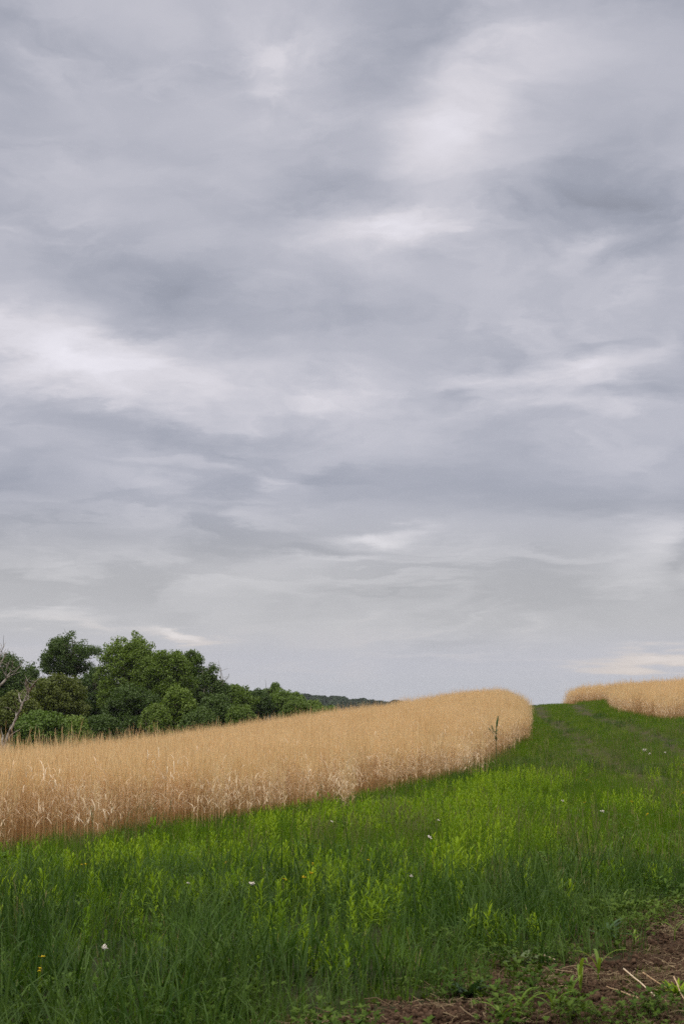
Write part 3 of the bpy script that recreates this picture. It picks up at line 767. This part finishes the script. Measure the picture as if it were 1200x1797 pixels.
SILVER = solid('silver_bark', (0.30, 0.27, 0.22), (0.14, 0.12, 0.09), 5, 0.9, 0.004, 20, (2, 2, 0.7), 0.45, 0.6)

def tree(name, label, cat, px, top, width, bottom, d, leaf='mid', openness=0.0, seed=1, groups=11, leaf_size=(0.09, 0.165), bark=None, trunk_r=0.17, squat=False, bare_twigs=0, group=None, dens=1.0, trunk_px=None):
    r = np.random.default_rng(seed)
    x = ray(px, 1240)[0] * d; gz = float(height(x, d))
    ztop = EYE + ray(px, top)[1] * d; gz = min(gz, ztop - 2.0); zbot = min(max(EYE + ray(px, bottom)[1] * d, gz + 0.1), ztop - 1.8)
    R = width / FPX * d / 2; Hc = ztop - zbot; cz = (ztop + zbot) / 2 - gz
    root = empty(name, (x, d, gz))
    tag(root, label, cat, group)
    tx = (ray(trunk_px, 1240)[0] * d - x) if trunk_px else r.normal(0, R * 0.08)
    # leafy masses: groups on the limbs, clumps inside each group
    G = []
    for i in range(int(groups * 1.7)):
        for _ in range(30):
            v = r.normal(0, 1, 3); v /= np.linalg.norm(v); rr = r.uniform(0.35, 0.86) ** 0.6
            c = v * rr * np.array([R * 0.80, R * 0.80, Hc / 2 * 0.84])
            if all(np.linalg.norm((c - q[0]) / np.array([R, R, Hc / 2])) > 0.30 for q in G): break
        G.append((c, r.uniform(0.13, 0.30)))
    G.append((np.array([r.normal(0, R * .15), 0, Hc / 2 * 0.80]), 0.26))
    if openness < 0.3: G.append((np.zeros(3), 0.45))
    S_ = np.array([R, R, Hc / 2])
    nc = int((620 if openness < 0.3 else 400) * dens * (0.55 + 0.16 * R))
    v = r.normal(0, 1, (nc * 8, 3)); v /= np.linalg.norm(v, axis=1)[:, None]
    rr = r.uniform(0.0, 1.0, len(v)) ** 0.42
    lobe = 0.66 + 0.52 * noise3(v * 1.9 + seed * 3.7, 2, seed) + 0.16 * noise3(v * 5.5, 2, seed + 1)
    p_ = v * (rr * lobe)[:, None] * S_
    gap = noise3(p_ / 0.95 + seed * 1.3, 3, seed + 5)
    near = np.min([np.linalg.norm((p_ - c) / S_, axis=1) / s for c, s in G], axis=0)
    ok = (gap > (0.42 if openness < 0.3 else 0.42 + openness * 0.13)) & (near < (2.3 if openness < 0.3 else 1.5))
    clumps = p_[ok][:nc]
    per0 = (66 if openness < 0.3 else 50) * (2 if squat else 1)
    cr = 0.17 + 0.02 * R
    per = int(per0 * dens)
    off = np.clip(r.normal(0, 1, (len(clumps) * per, 3)), -1.7, 1.7)
    off /= np.maximum(np.linalg.norm(off, axis=1) / 1.8, 1)[:, None]
    pts = np.repeat(clumps, per, 0) + off * np.array([cr, cr, cr * 0.75]) * np.repeat(r.uniform(0.6, 1.25, len(clumps)), per)[:, None]
    b = Bag(); leaves(b, pts + np.array([0, 0, cz]), r, *leaf_size, bias=off * 0.45 + np.array([0, 0, 0.45]))
    link('crown', b.mesh('crown', [LEAF[leaf]]), root)
    t = Bag()
    fork = np.array([tx, 0, max(cz - Hc * 0.30, 0.3)]) if not squat else np.array([tx * .3, 0, 0.3])
    up = np.array([tx * 0.5 + r.normal(0, .1), r.normal(0, .1), cz + Hc * 0.30])
    tube(t, curve((tx, 0, -0.3), fork, 6, 0.10, r), np.linspace(trunk_r, trunk_r * 0.7, 6), 8)
    tube(t, curve(fork, up, 8, 0.14, r), np.linspace(trunk_r * 0.68, 0.03, 8), 6)
    for c, s in G:
        c = c + np.array([0, 0, cz]); f = r.uniform(0.0, 0.5); a0 = fork * (1 - f) + up * f
        if c[2] < a0[2]: a0 = fork
        limb = curve(a0, c, 7, 0.16, r, 0.06)
        tube(t, limb, np.linspace(trunk_r * 0.38, 0.022, 7), 5)
        for j in range(6 if openness >= 0.3 else 3):
            v = r.normal(0, 1, 3) * np.array([R, R, Hc / 2]) * s * 0.7; v[2] = abs(v[2])
            k = r.integers(3, 7)
            tube(t, curve(limb[k], limb[k] + v, 5, 0.2, r), np.linspace(0.024, 0.008, 5), 4)
    for j in range(bare_twigs):
        c = G[r.integers(len(G))][0] + np.array([0, 0, cz])
        v = r.normal(0, 1, 3) * R * 0.45; v[2] = abs(v[2]) + 0.5
        q = curve(c, c + v, 6, 0.22, r); tube(t, q, np.linspace(0.035, 0.010, 6), 4)
        for k in (2, 3, 4):
            w = r.normal(0, 0.4, 3); w[2] = abs(w[2]); tube(t, curve(q[k], q[k] + w, 4, 0.2, r), np.linspace(0.016, 0.007, 4), 3)
    link('trunk', t.mesh('trunk', [bark or BARK], True), root)
    return root

TG = 'trees in the wood beyond the crop'
T = [
 ('maple_tree', 'dense dark green tree at the left border behind the peeling dead trunk', 'tree', 12, 1150, 130, 1262, 96, 'dark', 0.1, 1, 12),
 ('round_tree', 'see-through round crowned tree with sky showing between its dark leaves', 'tree', 126, 1114, 112, 1196, 108, 'dark', 0.68, 2, 14),
 ('oak_tree', 'tallest and broadest tree of the wood, its forked trunk in deep shade', 'tree', 226, 1111, 116, 1275, 100, 'mid', 0.12, 3, 14),
 ('oak_tree', 'wide leafy tree touching the tallest tree on its right side', 'tree', 286, 1134, 96, 1262, 98, 'mid', 0.1, 4, 13),
 ('leafy_tree', 'tree between the wide leafy tree and the thin twiggy tree', 'tree', 334, 1142, 62, 1250, 104, 'mid', 0.3, 5, 10),
 ('twiggy_tree', 'thin crowned tree with pale bare twigs at the right end of the tall trees', 'tree', 376, 1167, 66, 1262, 103, 'dark', 0.55, 6, 10),
 ('olive_tree', 'broad olive green tree in front below the see-through round crown', 'tree', 98, 1182, 116, 1290, 86, 'olive', 0.1, 7, 12),
 ('shaded_tree', 'dark low tree in the gap between the round crown and the tallest tree', 'tree', 168, 1172, 80, 1290, 105, 'dark', 0.05, 8, 11),
 ('young_tree', 'lighter green young tree low in front of the wide leafy tree', 'tree', 308, 1212, 66, 1292, 84, 'mid', 0.1, 9, 9),
 ('low_tree', 'rounded low tree just right of the twiggy tree', 'tree', 418, 1200, 60, 1268, 112, 'mid', 0.1, 10, 9),
 ('low_tree', 'dark low tree beneath the pale bare twigs', 'tree', 382, 1222, 70, 1290, 96, 'dark', 0.05, 11, 9),
 ('low_tree', 'small dark tree second before the right end of the wood', 'tree', 452, 1212, 48, 1262, 114, 'dark', 0.1, 12, 8),
 ('slender_tree', 'slender tree with wispy upright shoots above the bright low trees', 'tree', 478, 1203, 34, 1240, 118, 'mid', 0.45, 13, 7),
 ('low_tree', 'bright green spreading low tree near the right end of the wood', 'tree', 504, 1214, 74, 1270, 116, 'bright', 0.08, 14, 10),
 ('low_tree', 'small green tree tapering the wood down towards the crop', 'tree', 546, 1232, 46, 1262, 118, 'mid', 0.08, 15, 8),
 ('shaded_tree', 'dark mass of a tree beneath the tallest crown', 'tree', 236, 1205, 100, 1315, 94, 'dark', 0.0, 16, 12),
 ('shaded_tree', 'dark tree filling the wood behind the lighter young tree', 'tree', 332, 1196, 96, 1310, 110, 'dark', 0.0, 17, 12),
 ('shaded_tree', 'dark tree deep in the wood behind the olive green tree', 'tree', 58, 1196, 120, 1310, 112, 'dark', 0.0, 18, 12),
 ('olive_tree', 'low yellowish tree in front of the tree at the left border', 'tree', 30, 1222, 84, 1300, 82, 'olive', 0.05, 19, 10),
]
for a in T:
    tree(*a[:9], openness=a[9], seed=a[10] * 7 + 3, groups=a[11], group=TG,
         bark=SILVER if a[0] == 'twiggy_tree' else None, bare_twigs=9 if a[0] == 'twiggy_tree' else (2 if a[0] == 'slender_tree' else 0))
B_ = [
 ('bush', 'bright green rounded bush standing at the far crop edge left of the wood', 'bush', 72, 1250, 74, 1320, 66, 'bright', 0.05, 31, 8),
 ('bush', 'dull green bush at the foot of the olive green tree', 'bush', 132, 1262, 60, 1320, 72, 'mid', 0.05, 32, 7),
 ('bush', 'dark bush below the dark gap tree', 'bush', 182, 1258, 58, 1310, 78, 'dark', 0.05, 33, 7),
 ('bush', 'leafy bush under the wide leafy tree beside pale weeds', 'bush', 268, 1240, 50, 1300, 76, 'mid', 0.05, 34, 7),
 ('bush', 'bush in shade under the twiggy tree', 'bush', 352, 1248, 56, 1300, 82, 'dark', 0.05, 35, 7),
 ('bush', 'low green bush below the rounded low tree', 'bush', 425, 1238, 46, 1280, 92, 'mid', 0.05, 36, 7),
 ('bush', 'low bright bush at the very right tip of the wood', 'bush', 570, 1238, 34, 1262, 98, 'bright', 0.05, 37, 6),
 ('bush', 'low bush between the bright spreading tree and the crop', 'bush', 520, 1232, 44, 1270, 100, 'mid', 0.05, 38, 6),
]
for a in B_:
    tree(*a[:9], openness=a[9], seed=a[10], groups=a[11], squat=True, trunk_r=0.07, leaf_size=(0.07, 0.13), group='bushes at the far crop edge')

def dead_tree(name, label, d, trunk, branches, r0, loc_px, seed):
    r = np.random.default_rng(seed)
    x = ray(loc_px, 1240)[0] * d; gz = float(height(x, d))
    root = empty(name, (x, d, gz)); tag(root, label, 'dead tree')
    def w(p, dy=0.0):
        q = P(p[0], p[1], d + dy); return np.array([q[0] - x, q[1] - d, q[2] - gz])
    def poly(pts, rad, dy0, dy1, nm):
        ps = [w(p, dy0 + (dy1 - dy0) * i / (len(pts) - 1)) for i, p in enumerate(pts)]
        full = [ps[0]]
        for a_, c_ in zip(ps[:-1], ps[1:]): full += list(curve(a_, c_, 4, 0.10, r)[1:])
        full = np.array(full); b = Bag(); tube(b, full, np.linspace(rad[0], rad[1], len(full)), 7)
        if len(pts) > 2 or nm == 'branch':
            for k in range(3):
                c0 = full[r.integers(1, len(full))]; v = r.normal(0, 0.22, 3); v[2] = abs(v[2]) + 0.05
                tube(b, curve(c0, c0 + v, 4, 0.15, r), np.linspace(0.012, 0.004, 4), 4)
        link(nm, b.mesh(nm, [PALE], True), root)
    gp = EYE + 0
    poly(trunk, (r0, r0 * 0.45), 0, 0.1, 'trunk')
    for pts, rad in branches: poly(pts, rad, 0.05, r.uniform(-0.5, 0.5), 'branch')
dead_tree('dead_birch', 'leaning dead trunk with peeling whitish bark and a forked top', 50, [(-6, 1345), (8, 1308), (22, 1275), (34, 1250), (44, 1228), (52, 1212)],
  [([(52, 1212), (58, 1203), (66, 1193)], (0.045, 0.015)), ([(50, 1216), (46, 1204), (45, 1192)], (0.045, 0.018)), ([(50, 1214), (50, 1204), (49, 1195)], (0.03, 0.01)),
   ([(39, 1240), (35, 1226), (34, 1216)], (0.035, 0.012)), ([(44, 1230), (52, 1226), (55, 1223)], (0.025, 0.01)), ([(30, 1258), (28, 1250)], (0.04, 0.02)),
   ([(56, 1206), (61, 1204), (64, 1205)], (0.02, 0.008)), ([(10, 1303), (22, 1288), (27, 1285)], (0.025, 0.01)), ([(2, 1322), (4, 1300), (6, 1290)], (0.05, 0.02)), ([(10, 1304), (8, 1318), (-2, 1322)], (0.04, 0.02))], 0.058, -6, 5)
dead_tree('dead_tree', 'bare grey branching snag reaching into the sky at the left border', 56, [(-40, 1340), (-32, 1270), (-22, 1225), (-8, 1208)],
  [([(-8, 1208), (4, 1200), (12, 1190), (20, 1178)], (0.06, 0.02)), ([(12, 1190), (18, 1186), (24, 1182)], (0.025, 0.008)), ([(12, 1190), (11, 1178), (14, 1168), (12, 1160)], (0.025, 0.006)),
   ([(-10, 1210), (-4, 1180), (4, 1160), (10, 1148)], (0.05, 0.008)), ([(-2, 1176), (2, 1150), (3, 1134)], (0.02, 0.005)), ([(3, 1163), (10, 1152), (12, 1144)], (0.016, 0.005)),
   ([(12, 1190), (4, 1172), (-2, 1166)], (0.02, 0.006)), ([(18, 1180), (22, 1166), (24, 1156)], (0.014, 0.005)), ([(0, 1152), (5, 1140), (7, 1132)], (0.012, 0.004)), ([(20, 1180), (30, 1174), (34, 1170)], (0.014, 0.004))], 0.09, -40, 6)

# --- the far wooded ridge: one mass that nobody could count
FARL = foliage('far_leaf', ((0.030, 0.055, 0.022), (0.045, 0.075, 0.030), (0.038, 0.065, 0.030)), 0.15, 0.7, 0.2, 0.01)
def far_crown(seed):
    r = np.random.default_rng(seed); b = Bag(); n = 900
    v = r.normal(0, 1, (n, 3)); v /= np.linalg.norm(v, axis=1)[:, None]; v[:, 2] = np.abs(v[:, 2]) * 1.0
    k = r.normal(0, 1, (7, 3)); k /= np.linalg.norm(k, axis=1)[:, None]
    rad = 3.6 * (0.75 + 0.3 * np.max(v @ k.T, 1)) * r.uniform(0.85, 1.05, n)
    leaves(b, v * rad[:, None] * np.array([1, 1, 1.1]) + np.array([0, 0, 4.0]), r, 0.9, 1.6)
    tube(b, [(0, 0, -1), (0, 0, 6)], [0.3, 0.15], 5, 1)
    return b.mesh('far_crown', [FARL, BARK])
FC = [far_crown(500 + i) for i in range(5)]
n = 2600
az_ = U(-0.32, 0.20, n); rr = rng.normal(870, 70, n)
x = np.sin(az_) * rr; y = np.cos(az_) * rr
scatter('far_wood', FC, np.stack([x, y, height(x, y) - 1.0], 1), U(0, 6.283, n), U(0.55, 1.25, n), rng.integers(0, 5, n), 'dark wooded ridge far away on the horizon', 'wood')

# ------------------------------------------------------------------ air
hz = bpy.data.materials.new('air'); hz.use_nodes = True; hz.node_tree.nodes.clear()
vp = N('ShaderNodeVolumePrincipled', hz.node_tree); vp.inputs['Color'].default_value = (0.86, 0.90, 1.0, 1)
vp.inputs['Density'].default_value = 0.00011; vp.inputs['Anisotropy'].default_value = 0.0
ho = N('ShaderNodeOutputMaterial', hz.node_tree); L(vp.outputs[0], ho.inputs['Volume'], hz.node_tree)
bb = np.array([(x, y, z) for z in (-40, 20) for y in (-320, 2300) for x in (-2000, 2000)], float)
tag(link('haze', np_mesh('haze', bb, [(0, 2, 3, 1), (4, 5, 7, 6), (0, 1, 5, 4), (2, 6, 7, 3), (0, 4, 6, 2), (1, 3, 7, 5)], [hz])), kind='stuff')

# ------------------------------------------------------------------ single plants
def locate(px, py, h=0.0):
    rx, rz = ray(px, py)
    d = np.arange(6.0, 95, 0.02); z = height(rx * d, d) + h
    k = np.argmax(EYE + rz * d <= z)
    return rx * d[k], d[k], float(z[k] - h)

CORN = foliage('maize_leaf', ((0.120, 0.210, 0.020), (0.200, 0.290, 0.030), (0.150, 0.240, 0.024)), 0.4, 0.42, 0.3, 2.0)
def maize(px, py, size, seed, label, rot=0.0):
    r = np.random.default_rng(seed); x, y, z = locate(px, py)
    root = empty('maize_seedling', (x, y, z), rot); tag(root, label, 'seedling', 'maize seedlings on the bare earth')
    b = Bag(); tube(b, curve((0, 0, -0.02), (r.normal(0, .01), 0, 0.10 * size), 4, 0.05, r), np.linspace(0.006, 0.004, 4) * size, 6); link('stem', b.mesh('stem', [CORN], True), root)
    k = int(r.integers(4, 6)); a0 = r.uniform(0, 6.283)
    for i in range(k):
        b = Bag(); a_ = a0 + math.pi * (i % 2) + r.normal(0, 0.45); hz = (0.03 + 0.075 * i / k) * size
        ribbons(b, [(0, 0, hz)], r.uniform(0.15, 0.27) * size, 0.024 * size, a_, r.uniform(0.25, 0.6), r.uniform(1.6, 2.6), 9, 0, 0.08, 0.65, fold=0.16, twist=r.uniform(-0.7, 0.7), power=1.3)
        link('leaf', b.mesh('leaf', [CORN], True), root)
for i, (px, py, s, lab) in enumerate([
    (1050, 1722, 1.0, 'tallest yellow green maize seedling, at the upper end of the diagonal row'),
    (1018, 1748, 1.05, 'broad maize seedling second from the top of the diagonal row on the earth'),
    (1000, 1760, 0.8, 'short maize seedling in the middle of the diagonal row'),
    (970, 1786, 0.8, 'maize seedling low in the diagonal row, left of the straw heap'),
    (912, 1795, 0.95, 'maize seedling cut by the lower edge of the photo with arching leaves'),
    (880, 1812, 0.8, 'leftmost maize seedling of the row at the lower edge'),
    (1183, 1648, 0.8, 'small maize seedling alone near the right border above the others'),
    (1092, 1600, 0.8, 'pale maize seedling where the grass meets the upper patch of earth'),
    (1112, 1664, 0.6, 'small arching maize seedling just below the upper patch of earth')]):
    maize(px, py, s, 600 + i, lab)

def broadleaf(name, px, py, label, matl, n, ln, wd, seed, tilt=(0.2, 1.0), cat='weed'):
    r = np.random.default_rng(seed); x, y, z = locate(px, py)
    root = empty(name, (x, y, z)); tag(root, label, cat)
    for i in range(n):
        b = Bag(); ribbons(b, [(0, 0, 0.0)], ln * r.uniform(0.7, 1.1), wd * r.uniform(0.8, 1.1), i * 2.4 + r.normal(0, .3), r.uniform(tilt[0], tilt[1]), r.uniform(1.0, 1.9), 8, 0, 0.1, 0.95, fold=0.12, power=1.2)
        link('leaf', b.mesh('leaf', [matl], True), root)
SAGE = foliage('downy_leaf', ((0.12, 0.17, 0.07), (0.20, 0.25, 0.12), (0.15, 0.19, 0.09)), 0.25, 0.7, 0.2, 2.0)
DEEP = foliage('deep_leaf', ((0.035, 0.085, 0.028), (0.060, 0.125, 0.040), (0.045, 0.10, 0.035)), 0.25, 0.5, 0.35, 2.0)
broadleaf('downy_weed', 914, 1704, 'pale downy broad leaved weed where grass meets the bare earth', SAGE, 6, 0.17, 0.07, 1, (0.1, 0.7))
broadleaf('dark_rosette', 822, 1752, 'dark broad leaved rosette on the earth near the lower edge', DEEP, 11, 0.16, 0.06, 2, (0.5, 1.2))
broadleaf('feathery_weed', 1188, 1748, 'bright green bushy weed on the earth at the right border', WEED, 26, 0.14, 0.018, 3, (0.1, 1.2))
broadleaf('dark_weed', 1062, 1648, 'dark low weed clump bordering the upper patch of earth', DEEP, 22, 0.20, 0.03, 4, (0.3, 1.2))

# dark thistle standing out of the crop
x, y, z = locate(869, 1338)
root = empty('green_weed', (x, y - 0.05, z + 0.02)); tag(root, 'tall dark green weed standing out against the golden crop', 'weed')
b = Bag(); tube(b, curve((0, 0, -.02), (0.02, 0, 0.80), 8, 0.03), np.linspace(0.010, 0.006, 8), 6); link('stem', b.mesh('stem', [DEEP], True), root)
for (dx_, z0, z1, w_) in [(0.07, 0.66, 1.08, 0.032), (-0.10, 0.62, 0.86, 0.030), (-0.17, 0.60, 0.80, 0.018)]:
    b = Bag(); ps = curve((0.01, 0, z0), (dx_, 0, z1), 7, 0.05); tube(b, ps, np.array([0.005, 0.007, 0.012, 0.02, 0.022, 0.018, 0.006]) * w_ / 0.03, 6)
    ribbons(b, ps[2:6], 0.06, 0.02, U(0, 6.28, 4), 0.3, 0.7, 2, 0, 0.2); link('shoot', b.mesh('shoot', [DEEP], True), root)
for i in range(16):
    b = Bag(); ribbons(b, [(0.01, 0, U(0.48, 0.70))], U(0.08, 0.15), 0.04, U(0, 6.28), U(0.3, 0.9), U(1.0, 1.9), 5, 0, 0.1, 0.9, fold=0.15); link('leaf', b.mesh('leaf', [DEEP], True), root)
x, y, z = locate(892, 1328)
root = empty('green_weed', (x, y - 0.2, z)); tag(root, 'small dark weed at the foot of the crop right of the tall one', 'weed')
b = Bag(); tube(b, curve((0, 0, -.02), (0, 0, 0.25), 4, 0.03), 0.006, 5); link('stem', b.mesh('stem', [DEEP], True), root)
for i in range(12):
    b = Bag(); ribbons(b, [(0, 0, U(0.05, 0.25))], U(0.08, 0.14), 0.035, U(0, 6.28), U(0.2, 0.8), U(0.9, 1.6), 4, 0, 0.1, 0.9, fold=0.15); link('leaf', b.mesh('leaf', [DEEP], True), root)

# flowers
WHITE = solid('white_petal', (0.70, 0.66, 0.60), (0.52, 0.47, 0.42), 60, 0.7)
YEL = solid('yellow_petal', (0.80, 0.60, 0.03), (0.72, 0.50, 0.02), 40, 0.6)
def flower(px, py, label, kind, h, size, seed):
    r = np.random.default_rng(seed); x, y, z = locate(px, py, h)
    nm = 'white_flower' if kind == 'w' else 'yellow_flower'
    size *= 0.78 if kind == 'w' else 1.0
    root = empty(nm, (x, y, z)); tag(root, label, 'flower', 'white flowers in the meadow' if kind == 'w' else 'yellow flowers in the meadow')
    b = Bag(); tube(b, curve((0, 0, -.02), (0, 0, h), 5, 0.02, r), 0.0025, 4); link('stem', b.mesh('stem', [WEED]), root)
    b = Bag()
    if kind == 'w':
        for k in range(9):
            c = np.array([r.normal(0, size * .3), r.normal(0, size * .3), h + r.uniform(-size * .3, size * .3)])
            ribbons(b, np.repeat([c], 8, 0), size * 0.42, size * 0.26, np.arange(8) * 0.785 + r.uniform(0, 1), np.linspace(0, 1.6, 8), np.linspace(0.6, 2.2, 8), 3, 0, 0.5, 0.8)
    else:
        for k in range(3):
            c = np.array([r.normal(0, size * .5), r.normal(0, size * .5), h + r.uniform(-size * .6, size * .4)])
            ribbons(b, np.repeat([c], 5, 0), size * 0.55, size * 0.5, np.arange(5) * 1.257 + r.uniform(0, 1), 0.6, 1.2, 3, 0, 0.6, 0.9)
    link('flower_head', b.mesh('flower_head', [WHITE if kind == 'w' else YEL]), root)
FL = [
 (753, 1470, 'w', .34, .055, 'largest white flower head, in the middle of the meadow'),
 (443, 1552, 'w', .34, .036, 'white flower left of the yellow flower cluster'),
 (182, 1664, 'w', .30, .040, 'white flower low at the left among dark grass'),
 (1130, 1317, 'w', .22, .075, 'leftmost and brightest of the far white flowers on the track'),
 (1140, 1323, 'w', .20, .045, 'middle one of the far white flowers on the track'),
 (1166, 1321, 'w', .20, .045, 'rightmost of the far white flowers on the track'),
 (1056, 1425, 'w', .26, .045, 'single white flower with dark centre right of middle'),
 (987, 1406, 'w', .26, .038, 'small white flower in the grass left of the yellow dots'),
 (582, 1442, 'w', .30, .030, 'small white flower just below the crop edge'),
 (330, 1550, 'w', .28, .022, 'tiny white flower in the weeds at left centre'),
 (721, 1538, 'w', .25, .024, 'tiny white flower right of centre in dark grass'),
 (769, 1440, 'w', .28, .030, 'small white flower above the largest one'),
 (150, 1517, 'y', .30, .024, 'yellow flower just below the crop at left'),
 (73, 1679, 'y', .28, .020, 'yellow flower low at the left, above its twin'),
 (69, 1703, 'y', .26, .020, 'lowest yellow flower at the left'),
 (535, 1540, 'y', .30, .024, 'left yellow flower of the centre cluster'),
 (547, 1533, 'y', .32, .026, 'right yellow flower of the centre cluster'),
 (551, 1516, 'y', .34, .020, 'small yellow flower above the centre cluster'),
 (500, 1543, 'y', .28, .018, 'yellow flower a little left of the centre cluster'),
 (646, 1511, 'y', .28, .018, 'lone yellow flower right of the centre cluster'),
 (1029, 1370, 'y', .22, .026, 'left yellow flower of the pair on the track'),
 (1034, 1373, 'y', .20, .024, 'right yellow flower of the pair on the track'),
 (1026, 1409, 'y', .26, .024, 'yellow flower left of the white dark centred flower'),
 (1109, 1407, 'y', .26, .028, 'yellow flower right of the white dark centred flower'),
 (1136, 1430, 'y', .30, .030, 'yellow flower on a tall stalk near the right border'),
 (1198, 1342, 'y', .24, .036, 'yellow flower at the right border high on the slope'),
 (1190, 1372, 'y', .28, .030, 'yellow flower at the right border below the high one'),
 (1196, 1392, 'y', .28, .026, 'lowest yellow flower at the right border'),
 (718, 1408, 'y', .28, .020, 'yellow flower close to the foot of the crop'),
 (398, 1515, 'y', .28, .020, 'yellow flower in the leafy weeds left of centre'),
]
for i, (px, py, k, h, s, lab) in enumerate(FL): flower(px, py, lab, k, h, s, 700 + i)

# long dry stalks lying on the earth
for i, (a0, a1, lab) in enumerate([((1094, 1716), (1155, 1768), 'longest pale dry stalk lying across the earth right of the maize'),
    ((1128, 1724), (1172, 1750), 'dry stalk fanning out beside the longest one'), ((1120, 1770), (1064, 1748), 'thin dry stalk lying level below the longest one'),
    ((1182, 1734), (1200, 1775), 'dry stalk at the right border lying steeply'), ((905, 1752), (915, 1738), 'short pale chip of straw near the dark rosette'),
    ((952, 1690), (974, 1698), 'short dry stalk at the top of the bare earth')]):
    p0 = np.array(locate(*a0)); p1 = np.array(locate(*a1)); p0[2] += 0.05; p1[2] += 0.045
    b = Bag(); tube(b, curve((0, 0, 0), p1 - p0, 7, 0.03), np.linspace(0.005, 0.003, 7), 5)
    o = link('dry_stalk', b.mesh('dry_stalk', [CURL], True), loc=p0); tag(o, lab, 'stalk', 'dry stalks lying on the earth')
